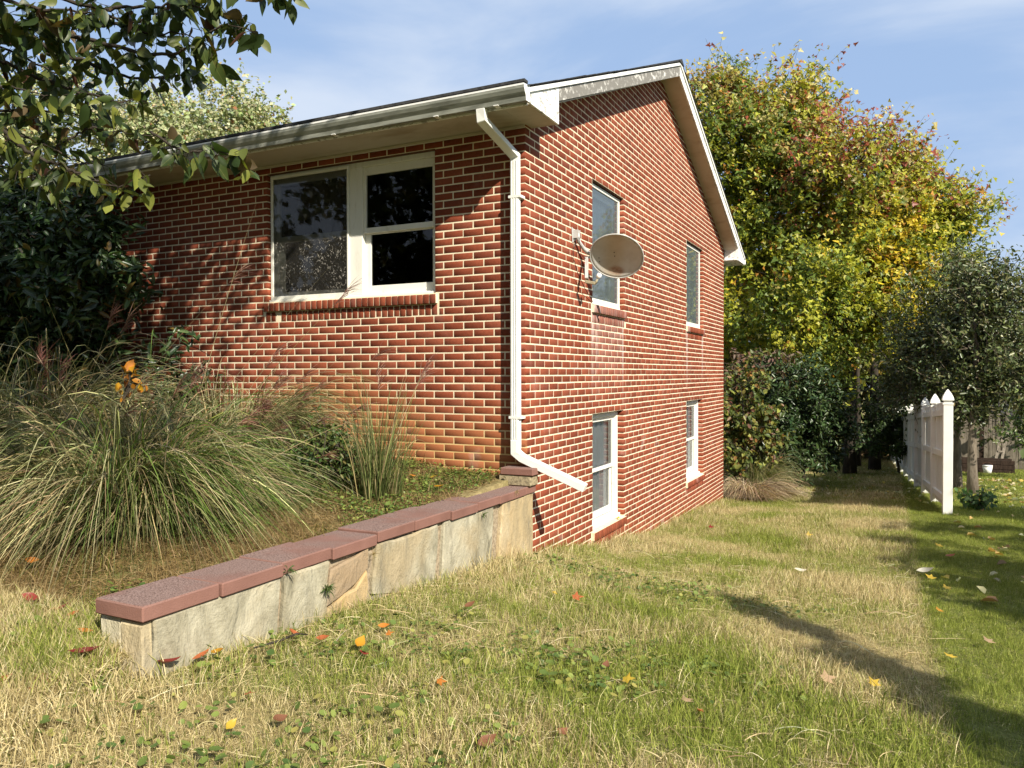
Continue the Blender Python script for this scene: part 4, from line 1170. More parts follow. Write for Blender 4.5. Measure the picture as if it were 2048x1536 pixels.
# trees over the roof, far left
def pale_cols(P):
    n = len(P); s = smooth_rand(P, 0.5, 9)
    c = palette([(0.36, 0.37, 0.20), (0.24, 0.28, 0.13), (0.42, 0.40, 0.25)], [0.4, 0.4, 0.2], n)
    r = rng.random(n) < np.clip(0.03 + 0.3 * (s > 0.75), 0, 1); c[r] = palette([(0.34, 0.17, 0.08), (0.30, 0.22, 0.10)], [0.6, 0.4], n)[r]
    return vary(c, n, 0.25)
for (u, t, label, els) in (
        (470, 30, 'pale green poplar rising over the roof beside the gutter', [(440, 250, 70, 85), (515, 270, 38, 60), (400, 320, 70, 80)]),
        (330, 32, 'pale tree with a rusty top over the roof left of the poplar', [(330, 260, 75, 75), (285, 300, 70, 80)]),
        (120, 30, 'pale leafy tree behind the far left end of the roof', [(120, 280, 90, 130), (40, 200, 80, 150), (60, 350, 120, 110), (215, 340, 60, 80)])):
    bb_ = base_at(u, t)
    make_tree('poplar_tree', label, 'tree', bb_, 6.5, 0.2, [ell(a, b, t, ru, rv) for a, b, ru, rv in els], 46, 11000, 0.15, pale_cols, 'leaf', 'quad', 0.75, (0.5, 1.3), 0.7, 0.75)

# small trees beyond the white fence
def pear_cols(P):
    n = len(P); c = palette([(0.060, 0.080, 0.030), (0.095, 0.115, 0.042), (0.15, 0.15, 0.062)], [0.45, 0.35, 0.2], n)
    return vary(c, n, 0.28)
pA = np.array([4.17, 11.0, gz(4.17, 11.0)]); pB = np.array([4.02, 12.4, gz(4.02, 12.4)])
make_tree('pear_tree', 'dark green pear tree with the nearer bare trunk beyond the white fence', 'tree', pA, 3.3, 0.095,
          [ell(1985, 715, 14.6, 90, 130, 1.0, 1.2), ell(1965, 610, 14.6, 50, 80, 0.7, 0.7), ell(2040, 760, 14.6, 90, 80, 0.9, 0.7), ell(1950, 800, 14.6, 55, 60, 0.6, 0.5)],
          105, 19000, 0.085, pear_cols, 'leaf_dark', 'six', 0.45, (0.35, 0.95), 0.75, 0.34, bark='bark_grey', shell=0.3)
make_tree('pear_tree', 'dark green pear tree half hidden by the end of the white fence', 'tree', pB, 3.2, 0.085,
          [ell(1880, 680, 16, 75, 130, 0.9, 1.0), ell(1930, 670, 16, 55, 110, 0.8, 0.8), ell(1850, 760, 16, 60, 80, 0.8, 0.6)],
          76, 13000, 0.085, pear_cols, 'leaf_dark', 'six', 0.45, (0.35, 0.95), 0.7, 0.36, bark='bark_grey', shell=0.3)

# shrubs at the back
def bush(name, label, cat, els, n_clump, n_leaf, size, colf, mat='leaf_dark', shape='six', asp=0.4, u=None, t=None, group=None, up=0.2, shoot=(0.15, 0.4), cr=0.3, base=None, reject=None, tr=0.04):
    b0 = base if base is not None else base_at(u, t)
    tk = [(b0 + np.array([dx_, dy_, 0]), b0 + np.array([dx_ * 3, dy_ * 3, 0.8 * (els[0][0][2] - b0[2]) + 0.4]), tr) for dx_, dy_ in ((-0.12, 0.05), (0.12, 0.08), (0.02, -0.1))]
    return make_tree(name, label, cat, b0, 1, tr, els, n_clump, n_leaf, size, colf, mat, shape, asp, shoot, up, cr, group, 'bark', reject, trunks=tk, shell=0.35)
def holly_cols(P):
    n = len(P); return vary(palette([(0.028, 0.052, 0.018), (0.045, 0.075, 0.025), (0.07, 0.10, 0.035)], [0.45, 0.35, 0.2], n), n, 0.25)
bush('rhododendron_shrub', 'big rounded dark evergreen shrub at the end of the side lawn', 'shrub',
     [ell(1590, 810, 16.8, 95, 100, 1.1, 1.3), ell(1560, 880, 16.5, 105, 60, 1.0, 0.8), ell(1640, 860, 17, 60, 70, 0.9, 0.6)], 110, 13000, 0.11, holly_cols, u=1590, t=16.8)
def autumn_cols(P):
    n = len(P); return vary(palette([(0.20, 0.20, 0.045), (0.075, 0.10, 0.025), (0.24, 0.13, 0.04), (0.15, 0.07, 0.04)], [0.3, 0.52, 0.11, 0.07], n), n, 0.28)
bush('autumn_shrub', 'green and yellowing shrub between the house corner and the dark evergreen', 'shrub',
     [ell(1480, 800, 15.5, 50, 90, 0.9, 1), ell(1500, 880, 15, 50, 60, 0.8, 0.7)], 45, 4200, 0.10, autumn_cols, 'leaf', 'six', 0.6, 1490, 15.3)
def russet_cols(P): return vary(palette([(0.16, 0.10, 0.07), (0.12, 0.08, 0.05), (0.10, 0.09, 0.04)], [0.5, 0.3, 0.2], len(P)), len(P), 0.22)
bush('wilted_shrub', 'shrub with drooping brown leaf clusters above the yellowing shrub', 'shrub',
     [ell(1480, 745, 17, 55, 28, 0.9, 1), ell(1550, 735, 17.3, 50, 22, 0.8, 0.8)], 26, 1800, 0.14, russet_cols, 'leaf', 'six', 0.35, 1500, 17.4, up=-0.3)
bush('understory_shrub', 'shaded green shrub below the maples at the far end of the fence', 'shrub',
     [ell(1800, 830, 21, 75, 70, 1.3, 1), ell(1850, 790, 21, 60, 70, 1.2, 0.7), ell(1780, 890, 20.5, 60, 30, 1.0, 0.5)], 60, 5500, 0.11, holly_cols, 'leaf', 'six', 0.5, 1810, 21)
# trunks in the gap
for (u, t, r, lab) in ((1750, 22.5, 0.15, 'dark tree trunk right of the lit gap under the maples'), (1716, 24.0, 0.09, 'thin dark trunk close behind the nearer maple trunk')):
    bq = base_at(u, t)
    make_tree('woodland_tree', lab, 'tree', bq, 7.5, r, [((bq[0], bq[1] + 1.5, bq[2] + 6.5), (1.6, 1.6, 1.8), 1)], 24, 2600, 0.13, lambda P: maple_cols(P, 0.1, 99, 0.5), 'leaf', 'quad', 0.8, (0.5, 1.2), 0.4, 0.7)
# the far wood, one mass
def wood_mass():
    parts = []
    for (u0, u1, t0, t1, vtop, vbot, n, pal) in (
            (-200, 620, 40, 55, 330, 900, 9000, [(0.16, 0.17, 0.06), (0.10, 0.12, 0.04), (0.22, 0.15, 0.06)]),
            (1380, 2120, 27, 36, 640, 940, 22000, [(0.07, 0.085, 0.028), (0.11, 0.11, 0.035), (0.15, 0.11, 0.04), (0.045, 0.05, 0.02)]),
            (1400, 1960, 25, 30, 420, 760, 15000, [(0.14, 0.15, 0.03), (0.22, 0.18, 0.04), (0.09, 0.11, 0.03)]),
            (2040, 2500, 22, 40, 560, 900, 5000, [(0.08, 0.10, 0.03), (0.12, 0.11, 0.04)]),):
        u = rng.uniform(u0, u1, n); t = rng.uniform(t0, t1, n)
        q = rng.random(n)
        s = 0.5 + 0.5 * np.sin(u * 0.021 + 1.7 * np.sin(u * 0.0093)); vt = vtop + 90 * s
        v = vt + (vbot - vt) * q
        P = CAM + (AF[None] + AR[None] * ((u - 1024) / F)[:, None] - AU[None] * ((v - 768) / F)[:, None]) * t[:, None]
        g = ground(P[:, 0], P[:, 1]); P = P[P[:, 2] > g]
        if u0 == 1380:
            uu, vv, _ = proj(P); P = P[~((uu > 1703) & (uu < 1735) & (vv > 810) & (vv < 905) & (rng.random(len(P)) < 0.8))]
        cl = vary(palette(pal, [1] * len(pal), len(P)), len(P), 0.3)
        parts.append(leaf_cloud(P, 0.26 * np.exp(rng.normal(0, 0.25, len(P))), (0, -0.2, 0.5), (0, 0, -0.3), 0.75, 0.1, cl))
    return join(parts)
V, Fc, c = wood_mass()
wd = obj('woods', np_mesh('woods', V, Fc, {'col': c}, MAT['leaf'])); tag(wd, 'thick autumn woods closing the view behind the trees', 'woods', kind='stuff')
# leaf litter bank seen through the gap
mb = MB(); q0, q1 = base_at(1640, 29), base_at(1850, 29)
for i in range(10):
    a = q0 + (q1 - q0) * i / 9
    mb.v += [(a[0], a[1], a[2] - 0.3), (a[0] + 0.5, a[1] + 2.5, a[2] + 1.0 + 0.3 * math.sin(i * 1.3))]
for i in range(9): mb.f.append((2 * i, 2 * i + 2, 2 * i + 3, 2 * i + 1))
o = mb.build('earth_bank', simple('leaf_litter', (0.24, 0.16, 0.09), 1.0, 0.05, 0.5, 14, 0, 0.6)); tag(o, 'brown leaf-littered bank behind the dark trunks', kind='structure')

# ================================================================== WHITE FENCE
MAT['vinyl'] = simple('white_vinyl', (0.72, 0.72, 0.68), 0.45, 0.35, 0.05, 5)
MAT['vinyl_dirty'] = grime('weathered_white_board', (0.62, 0.62, 0.58), (0.44, 0.44, 0.38), 4, 0.45, 0.8, (1, 1, 0.4), 0.6, 0.1)
FX, FY0, SP = 3.52, 7.05, 1.92
fence = thing('white_fence', 'white picket privacy fence with pointed post caps running to the woods', 'fence', (FX, FY0, gz(FX, FY0)))
FOFF = Vector((-FX, -FY0, -gz(FX, FY0)))
def fpart(o, par=None):
    o.parent = par or fence
    if par is None: o.location = Vector(o.location) + FOFF
    return o
def post_cap_mesh():
    mb = MB(); prof = [(0.070, 0.0), (0.070, 0.025), (0.052, 0.03), (0.052, 0.05), (0.074, 0.06), (0.076, 0.075), (0.066, 0.115), (0.040, 0.17), (0.012, 0.215), (0.004, 0.222)]
    for r, z in prof:
        for sx_, sy_ in ((-1, -1), (1, -1), (1, 1), (-1, 1)): mb.v.append((r * sx_, r * sy_, z))
    for i in range(len(prof) - 1):
        for k in range(4):
            k2 = (k + 1) % 4; mb.f.append((4 * i + k, 4 * i + k2, 4 * i + 4 + k2, 4 * i + 4 + k))
    mb.f.append((3, 2, 1, 0)); e = 4 * (len(prof) - 1); mb.f.append((e, e + 1, e + 2, e + 3))
    return mb.mesh('post_cap', MAT['vinyl'])
pcm = post_cap_mesh()
pm = MB(); pm.box((-0.0635, -0.0635, -0.25), (0.0635, 0.0635, 1.62)); pmm = pm.mesh('post', MAT['vinyl'], bevel=0.005)
pkm = MB(); pkm.box((-0.010, -0.068, 0.07), (0.010, 0.068, 1.66)); pkmm = pkm.mesh('picket', MAT['vinyl_dirty'], bevel=0.003)
NP = 10
for i in range(NP):
    y = FY0 + i * SP; z = gz(FX, y)
    p = D.objects.new('post', pmm); p.location = (FX, y, z); COL.objects.link(p); fpart(p)
    c_ = D.objects.new('post_cap', pcm); c_.location = (0, 0, 1.618); link(c_, p)
    if i < NP - 1:
        z2 = gz(FX, y + SP)
        for h in (0.22, 0.88, 1.50):
            mb = MB(); mb.rtube([(FX - 0.022, y + 0.064, z + h), (FX - 0.022, y + SP - 0.064, z2 + h)], 0.09, 0.042, (1, 0, 0)); fpart(mb.build('rail', MAT['vinyl']))
        for k in range(12):
            yy = y + 0.14 + k * 0.149
            p = D.objects.new('picket', pkmm); p.location = (FX + 0.012, yy, gz(FX, yy) + rng.normal(0, 0.004)); p.rotation_euler = (rng.normal(0, 0.004), 0, rng.normal(0, 0.01)); COL.objects.link(p); fpart(p)
# wreath hanging on a far panel
wy = FY0 + 5.6 * SP
fence.rotation_euler.z = 0.040
wr = thing('wreath', 'small dark twig wreath hanging near the far end of the white fence', 'wreath', (FX - 0.09 - 0.040 * (wy - FY0), wy, gz(FX, wy) + 1.32))
mb = MB()
for k in range(26):
    a = 2 * PI * k / 26; a2 = a + 0.55
    mb.tube([(rng.normal(0, 0.012), 0.17 * math.cos(a), 0.17 * math.sin(a)), (rng.normal(0, 0.03), (0.17 + rng.normal(0, 0.03)) * math.cos(a2), (0.17 + rng.normal(0, 0.03)) * math.sin(a2))], 0.012, 5)
mb.build('twigs', simple('wreath_twigs', (0.05, 0.055, 0.03), 0.9, 0.1, 0.3, 30), wr)

# neighbour's back corner: weathered board fence, leaning board, bucket, dark planter
MAT['oldwood'] = bark_mat('weathered_boards', (0.10, 0.085, 0.065), (0.26, 0.225, 0.18), 10)
bq0 = at(1968, 768, 23.5); bq1 = at(2120, 768, 22.5)
bf = thing('board_fence', 'weathered grey vertical board fence behind the pear trunks', 'fence', (bq0[0], bq0[1], gz(bq0[0], bq0[1])))
nb = 17; dv = (bq1 - bq0) / nb; ang = math.atan2(dv[1], dv[0]); wdt = float(np.linalg.norm(dv[:2]))
mb = MB(); mb.box((-wdt * 0.47, -0.012, -0.1), (wdt * 0.47, 0.012, 1.72)); bme = mb.mesh('board', MAT['oldwood'], bevel=0.004)
for i in range(nb):
    q = bq0 + dv * (i + 0.5)
    p = D.objects.new('board', bme); p.location = (q[0] - bq0[0], q[1] - bq0[1], gz(q[0], q[1]) - gz(bq0[0], bq0[1]) + rng.normal(0, 0.03)); p.rotation_euler = (rng.normal(0, 0.01), rng.normal(0, 0.012), ang); p.scale = (1, 1, 1 + rng.normal(0, 0.015)); link(p, bf)
q = at(1990, 768, 21.8); g_ = gz(q[0], q[1])
mb = MB(); mb.rtube([(q[0] - 0.05, q[1], g_ - 0.05), (q[0] + 0.30, q[1] + 0.9, g_ + 1.15)], 0.07, 0.03, (0, -1, 0.3))
mb.rtube([(q[0] + 0.12, q[1] + 0.1, g_ - 0.05), (q[0] + 0.42, q[1] + 0.95, g_ + 1.1)], 0.07, 0.03, (0, -1, 0.3))
for s_ in (0.25, 0.5, 0.75): mb.rtube([(q[0] - 0.05 + 0.35 * s_, q[1] + 0.9 * s_ - 0.03, g_ + 1.15 * s_), (q[0] + 0.12 + 0.3 * s_, q[1] + 0.1 + 0.85 * s_ - 0.03, g_ + 1.1 * s_)], 0.05, 0.02, (0, -1, 0.3))
ld = mb.build('ladder', MAT['oldwood']); tag(ld, 'short grey wooden ladder leaning against the weathered board fence', 'ladder')
q = at(1976, 768, 21.0); g_ = gz(q[0], q[1])
mb = MB(); mb.tube([(0, 0, 0), (0, 0, 0.20)], [0.09, 0.12], 16); mb.tube([(0, 0, 0.20), (0, 0, 0.23)], [0.125, 0.125], 16)
bu = thing('bucket', 'white bucket standing near the foot of the grey ladder', 'bucket', (q[0], q[1], g_))
mb.build('pail', MAT['trim_white'], bu, smooth=True)
mb = MB(); mb.tube([(0.12 * math.cos(a), 0, 0.22 + 0.10 * math.sin(a)) for a in np.linspace(0, PI, 9)], 0.005, 5, False); mb.build('handle', MAT['steel'], bu)
q = at(1952, 768, 21.6); g_ = gz(q[0], q[1])
pl = thing('raised_planter', 'low dark timber planter box behind the pear trunks', 'planter', (q[0], q[1], g_))
MAT['darkwood'] = bark_mat('dark_timber', (0.02, 0.014, 0.011), (0.06, 0.04, 0.03), 12)
for k in range(3):
    MB().box((-0.9, -0.3 + 0.0, 0.02 + k * 0.13), (0.9, -0.26, 0.14 + k * 0.13)).build('plank', MAT['darkwood'], pl, bevel=0.005)
    MB().box((-0.9, 0.26, 0.02 + k * 0.13), (0.9, 0.30, 0.14 + k * 0.13)).build('plank', MAT['darkwood'], pl, bevel=0.005)
MB().box((-0.88, -0.255, 0.01), (0.88, 0.255, 0.36)).build('soil', simple('dark_soil', (0.03, 0.022, 0.016), 1, 0.05, 0.4, 20), pl)
shd = at(1925, 768, 25.5); g_ = gz(shd[0], shd[1])
sd_ = thing('garden_shed', 'dark garden shed in the shade far behind the pear trunks', 'shed', (shd[0], shd[1], g_))
MB().box((-1.3, -0.9, 0), (1.3, 0.9, 1.75)).build('walls', MAT['darkwood'], sd_)
mb = MB(); mb.prism([(-1.45, -1.05, 1.7), (-1.45, 1.05, 1.7), (-1.45, 0, 2.35)], (2.9, 0, 0)); mb.build('roof', MAT['shingle'], sd_)
MB().box((-0.4, -0.93, 0.05), (0.4, -0.905, 1.6)).build('door', MAT['oldwood'], sd_)
bush('leafy_weed', 'bright green weed clump growing at the foot of the white end post', 'plant',
     [((FX + 0.42, FY0 + 0.75, gz(FX + 0.42, FY0 + 0.75) + 0.14), (0.16, 0.2, 0.12), 1)], 16, 240, 0.075, lambda P: vary(palette([(0.06, 0.11, 0.035), (0.09, 0.14, 0.045)], [0.6, 0.4], len(P)), len(P), 0.2), 'leaf', 'six', 0.7,
     base=np.array([FX + 0.42, FY0 + 0.75, gz(FX + 0.42, FY0 + 0.75)]), shoot=(0.06, 0.16), cr=0.1, tr=0.006)
bush('garden_shrub', 'green shrub right of the weathered board fence at the frame edge', 'shrub',
     [ell(2075, 860, 19, 45, 60, 0.7, 1)], 30, 2200, 0.09, lambda P: vary(palette([(0.07, 0.12, 0.035), (0.10, 0.15, 0.04)], [0.5, 0.5], len(P)), len(P), 0.25), 'leaf', 'six', 0.5, 2075, 19)

# ================================================================== LAWN GRASS (instanced tufts from points on the ground)
def grass_mat(name, kind):
    m, t, b, o = newmat(name); P = wpos(t)
    tint = attr(t, 'tint').outputs['Fac']; hgt = attr(t, 'hgt').outputs['Fac']
    s = N(t, 'ShaderNodeSeparateXYZ'); lk(t, P, s.inputs[0])
    n1 = noise(t, P, 0.75, 4, 0.6); n3 = noise(t, P, 2.6, 3)
    f = math_(t, 'ADD', mrange(t, n1, 0.38, 0.60, 0.18, 0.74), math_(t, 'MULTIPLY', math_(t, 'SUBTRACT', n3, 0.5), 0.9))
    f = math_(t, 'ADD', f, mrange(t, s.outputs[0], -0.4, 1.5, -0.34, 0.03))
    band = math_(t, 'MULTIPLY', mrange(t, s.outputs[0], 1.6, 2.3, 0, 1), mrange(t, s.outputs[1], -2.5, 1.0, 0.25, 1))
    f = math_(t, 'SUBTRACT', f, math_(t, 'MULTIPLY', band, mrange(t, n3, 0.35, 0.60, 0.05, 0.34)))
    right = mrange(t, s.outputs[0], 2.88, 3.10, 0, 0.86)
    f = math_(t, 'MAXIMUM', f, right)
    f = math_(t, 'ADD', f, math_(t, 'MULTIPLY', math_(t, 'SUBTRACT', tint, 0.5), 1.15), True)
    g = mrange(t, f, 0.40, 0.62)
    t2 = math_(t, 'FRACT', math_(t, 'MULTIPLY', tint, 7.31))
    straw = ramp(t, t2, [(0.0, (0.22, 0.165, 0.070)), (0.4, (0.50, 0.41, 0.20)), (0.8, (0.68, 0.57, 0.31)), (1.0, (0.78, 0.69, 0.45))])
    green = ramp(t, t2, [(0.0, (0.095, 0.130, 0.018)), (0.5, (0.215, 0.265, 0.042)), (1.0, (0.42, 0.44, 0.10))])
    c = mix(t, g, straw, green)
    if kind: c = mix(t, 1.0, c, (0.48, 0.40, 0.34), 'MULTIPLY')
    lk(t, c, b.inputs['Base Color']); b.inputs['Roughness'].default_value = 0.6; b.inputs['Specular IOR Level'].default_value = 0.2
    tr = N(t, 'ShaderNodeBsdfTranslucent'); lk(t, c, tr.inputs[0])
    ms = N(t, 'ShaderNodeMixShader'); ms.inputs[0].default_value = 0.28
    lk(t, b.outputs[0], ms.inputs[1]); lk(t, tr.outputs[0], ms.inputs[2]); lk(t, ms.outputs[0], o.inputs[0])
    return m
MAT['grass'] = grass_mat('grass_blades_mixed', 0)
MAT['thatch'] = grass_mat('dead_brown_thatch', 1)

def tuft_proto(nb, rad, h0, h1, lie, wid):
    a = rng.uniform(0, 2 * PI, nb); r = rad * np.sqrt(rng.random(nb))
    base = np.stack([r * np.cos(a), r * np.sin(a), np.full(nb, -0.008)], 1)
    L = rng.uniform(h0, h1, nb); ly = rng.random(nb) < lie
    th = rng.uniform(0, 2 * PI, nb)
    out = np.where(ly, rng.uniform(0.75, 1.0, nb), rng.uniform(0.1, 0.6, nb)) * L
    hz = np.where(ly, rng.uniform(0.05, 0.32, nb), rng.uniform(0.6, 0.95, nb)) * L
    tip = base + np.stack([out * np.cos(th), out * np.sin(th), hz], 1)
    mid = base + np.stack([out * 0.35 * np.cos(th), out * 0.35 * np.sin(th), np.where(ly, hz + 0.012, hz * 0.8)], 1)
    V, Fc, _ = blade_cloud(base, tip, mid, rng.uniform(0.7, 1.25, nb) * wid, 2, np.zeros((nb, 3)))
    tint = np.repeat(np.where(ly, rng.random(nb) * 0.62, rng.random(nb) * 0.75 + 0.25), 6)
    return V, Fc, tint
def scatter_object(name, protos, pts, scl, mat, label, kind='stuff', rot=None, cat=None):
    """one object: prototype islands + scatter points; geometry nodes puts the islands on the points"""
    Vs, Fs, pid, tint, n = [], [], [], [], 0
    for i, (V, Fc, tn) in enumerate(protos):
        Vs.append(V); Fs.append(Fc + n); n += len(V); pid.append(np.full(len(V), i)); tint.append(tn)
    k = Fs[0].shape[1]
    np_ = len(pts)
    V = np.concatenate(Vs + [pts]); Fc = np.concatenate(Fs)
    me = np_mesh(name, V, Fc, {'pid': np.concatenate(pid + [np.full(np_, -1)]).astype(int), 'tint': np.concatenate(tint + [np.zeros(np_)]),
                               'rot': np.concatenate([np.zeros(n), rng.uniform(0, 2 * PI, np_) if rot is None else rot]), 'scl': np.concatenate([np.ones(n), scl]),
                               'pick': np.concatenate([np.zeros(n), rng.integers(0, len(protos), np_)]).astype(int)}, mat)
    o = obj(name, me)
    ng = D.node_groups.new(name + '_scatter', 'GeometryNodeTree')
    ng.interface.new_socket('Geometry', in_out='INPUT', socket_type='NodeSocketGeometry')
    ng.interface.new_socket('Geometry', in_out='OUTPUT', socket_type='NodeSocketGeometry')
    gi = ng.nodes.new('NodeGroupInput'); go = ng.nodes.new('NodeGroupOutput')
    def na(nm, ty):
        x = ng.nodes.new('GeometryNodeInputNamedAttribute'); x.data_type = ty; x.inputs[0].default_value = nm; return x.outputs[0]
    pidn = na('pid', 'INT')
    cmp_ = ng.nodes.new('FunctionNodeCompare'); cmp_.data_type = 'INT'; cmp_.operation = 'LESS_THAN'
    ints = [s for s in cmp_.inputs if s.type == 'INT' and s.enabled] or [cmp_.inputs[2], cmp_.inputs[3]]
    ng.links.new(pidn, ints[0]); ints[1].default_value = 0
    sep = ng.nodes.new('GeometryNodeSeparateGeometry'); sep.domain = 'POINT'
    ng.links.new(gi.outputs[0], sep.inputs[0]); ng.links.new(cmp_.outputs[0], sep.inputs[1])
    sp = ng.nodes.new('GeometryNodeSplitToInstances'); sp.domain = 'POINT'
    ng.links.new(sep.outputs[1], sp.inputs[0]); ng.links.new(pidn, sp.inputs['Group ID'])
    io = ng.nodes.new('GeometryNodeInstanceOnPoints')
    ng.links.new(sep.outputs[0], io.inputs['Points']); ng.links.new(sp.outputs[0], io.inputs['Instance'])
    io.inputs['Pick Instance'].default_value = True
    ng.links.new(na('pick', 'INT'), io.inputs['Instance Index'])
    cxyz = ng.nodes.new('ShaderNodeCombineXYZ'); ng.links.new(na('rot', 'FLOAT'), cxyz.inputs[2])
    ng.links.new(cxyz.outputs[0], io.inputs['Rotation'])
    ng.links.new(na('scl', 'FLOAT'), io.inputs['Scale'])
    ng.links.new(io.outputs[0], go.inputs[0])
    md = o.modifiers.new('scatter', 'NODES'); md.node_group = ng
    return tag(o, label, cat, None, kind)
def in_view(P, mu=260, mv=160):
    u, v, d = proj(P); return (d > 0.6) & (u > -mu) & (u < 2048 + mu) & (v > -mv) & (v < 1536 + mv)
def scatter(n, x0, x1, y0, y1, keep):
    x = rng.uniform(x0, x1, n); y = rng.uniform(y0, y1, n)
    k = keep(x, y); x, y = x[k], y[k]
    P = np.stack([x, y, ground(x, y)], 1)
    return P[in_view(P)]
def lawn_ok(x, y):
    wall = (x > -0.24) & (x < 0.09) & (y > -3.80) & (y < 0.0)
    house_ = (x < 0.015) & (y > -0.02) & (y < DEPTH + 0.05)
    return ~wall & ~house_
def noise2(x, y, sc, seed):
    P = np.stack([x, y, np.zeros_like(x)], 1); return smooth_rand(P, sc, seed)
protos = [tuft_proto(60, 0.12, 0.03, 0.085, 0.66, 0.0026) for _ in range(7)] + [tuft_proto(52, 0.11, 0.045, 0.115, 0.30, 0.0027) for _ in range(4)]
pts = np.concatenate([
    scatter(13500, -0.3, 4.6, -5.2, 1.6, lambda x, y: lawn_ok(x, y) & ((x > -0.05) | (y < -3.7))),
    scatter(14000, 0.0, 4.4, 1.6, 9.0, lawn_ok),
    scatter(5500, -1.8, -0.05, -5.4, -3.6, lawn_ok)])
tall = noise2(pts[:, 0], pts[:, 1], 1.6, 21)
scl = np.where(pts[:, 0] > 3.02, 0.62, np.clip(0.85 + 0.40 * tall + rng.normal(0, 0.18, len(pts)), 0.45, 1.7))
near_wall = (np.abs(pts[:, 0] - 0.1) < 0.14) & (pts[:, 1] < 8.5)
scl = np.where(near_wall, scl * 1.35, scl)
scatter_object('grass', protos, pts, scl, MAT['grass'], 'mixed straw and green lawn grass on the near side yard')
protos2 = [tuft_proto(46, 0.26, 0.05, 0.11, 0.5, 0.0075) for _ in range(6)]
pts = np.concatenate([scatter(9000, 0.0, 9.0, 8.4, 24, lawn_ok), scatter(5000, 4.2, 9.5, -1, 9, lawn_ok)])
scatter_object('grass', protos2, pts, np.clip(rng.normal(0.8, 0.15, len(pts)), 0.4, 1.3) * np.where(pts[:, 0] > 3.02, 0.75, 1), MAT['grass'], 'short grass on the far lawn and the yard beyond the fence')
# long loose straws lying about
nst = 1500
q = scatter(nst * 3, -1.8, 4.0, -5.0, 2.5, lambda x, y: lawn_ok(x, y) & ((x > -0.05) | (y < -3.6)) & (x < 3.0))[:nst]
th = rng.uniform(0, 2 * PI, len(q)); L = rng.uniform(0.07, 0.26, len(q))
dirv = np.stack([np.cos(th), np.sin(th), np.zeros(len(q))], 1)
base = q + np.array([0, 0, 0.025]); tip = base + dirv * L[:, None]; tip[:, 2] = ground(tip[:, 0], tip[:, 1]) + rng.uniform(0.015, 0.06, len(q))
mid = (base + tip) / 2 + np.stack([rng.normal(0, 0.2, len(q)) * L, rng.normal(0, 0.2, len(q)) * L, rng.uniform(0.01, 0.04, len(q))], 1)
V, Fc, c = blade_cloud(base, tip, mid, rng.uniform(0.0018, 0.0042, len(q)), 5, vary(palette([(0.48, 0.39, 0.22), (0.36, 0.28, 0.15), (0.56, 0.49, 0.32)], [0.5, 0.3, 0.2], len(q)), len(q), 0.15))
o = obj('straw', np_mesh('straw', V, Fc, {'col': c}, MAT['dryblade'])); tag(o, 'loose dry straws lying on the lawn', kind='stuff')

# clover and small round weeds near the wall, bottom left, and in the bed
def clover_proto(n, rad, size, h):
    a = rng.uniform(0, 2 * PI, n); r = rad * np.sqrt(rng.random(n))
    P = np.stack([r * np.cos(a), r * np.sin(a), rng.uniform(0.01, h, n)], 1)
    Vs, Fs, tn = [], [], []
    for i in range(n):
        k = 7; s_ = size * rng.uniform(0.6, 1.3); nm = rng.normal(0, 0.35, 3) + np.array([0, 0, 1]); nm /= np.linalg.norm(nm)
        u_ = np.cross(nm, [1, 0.2, 0]); u_ /= np.linalg.norm(u_); w_ = np.cross(nm, u_)
        th_ = np.linspace(0, 2 * PI, k, endpoint=False) + rng.uniform(0, 6)
        ringp = P[i] + (np.cos(th_)[:, None] * u_ + np.sin(th_)[:, None] * w_) * s_ * rng.uniform(0.8, 1.1, (k, 1)) + nm * s_ * 0.15
        Vs.append(np.concatenate([P[i][None], ringp])); b0 = i * (k + 1)
        Fs.append(np.array([(b0, b0 + 1 + j, b0 + 1 + (j + 1) % k) for j in range(k)])); tn.append(np.full(k + 1, rng.random()))
    return np.concatenate(Vs), np.concatenate(Fs), np.concatenate(tn)
def clover_mat():
    m, t, b, o = newmat('clover_leaf'); tint = attr(t, 'tint').outputs['Fac']
    c = ramp(t, tint, [(0.0, (0.065, 0.115, 0.022)), (0.5, (0.15, 0.21, 0.040)), (0.85, (0.26, 0.31, 0.07)), (1.0, (0.36, 0.31, 0.08))])
    lk(t, c, b.inputs['Base Color']); b.inputs['Roughness'].default_value = 0.5
    tr = N(t, 'ShaderNodeBsdfTranslucent'); lk(t, c, tr.inputs[0]); ms = N(t, 'ShaderNodeMixShader'); ms.inputs[0].default_value = 0.3
    lk(t, b.outputs[0], ms.inputs[1]); lk(t, tr.outputs[0], ms.inputs[2]); lk(t, ms.outputs[0], o.inputs[0]); return m
MAT['clover'] = clover_mat()
cps = [clover_proto(16, 0.10, 0.0125, 0.05) for _ in range(6)]
def clover_keep(x, y):
    n = noise2(x, y, 2.4, 33)
    dens = np.where(y < -2.2, 0.34, 0.25) * np.where(x > 1.7, 0.3, 1.0) * np.where(y > -1.2, 0.15, 1)
    return lawn_ok(x, y) & (x > -0.05) & (n + rng.normal(0, 0.3, len(x)) > 0.42 - dens * 0.9) 
pts = np.concatenate([scatter(1050, -0.1, 2.4, -5.0, 0.0, clover_keep), scatter(420, -1.8, 0.0, -5.2, -3.3, lambda x, y: lawn_ok(x, y) & (noise2(x, y, 3.0, 35) > 0.35))])
scatter_object('clover', cps, pts, np.clip(rng.normal(1, 0.25, len(pts)), 0.5, 1.6), MAT['clover'], 'round clover leaves among the grass near the retaining wall')
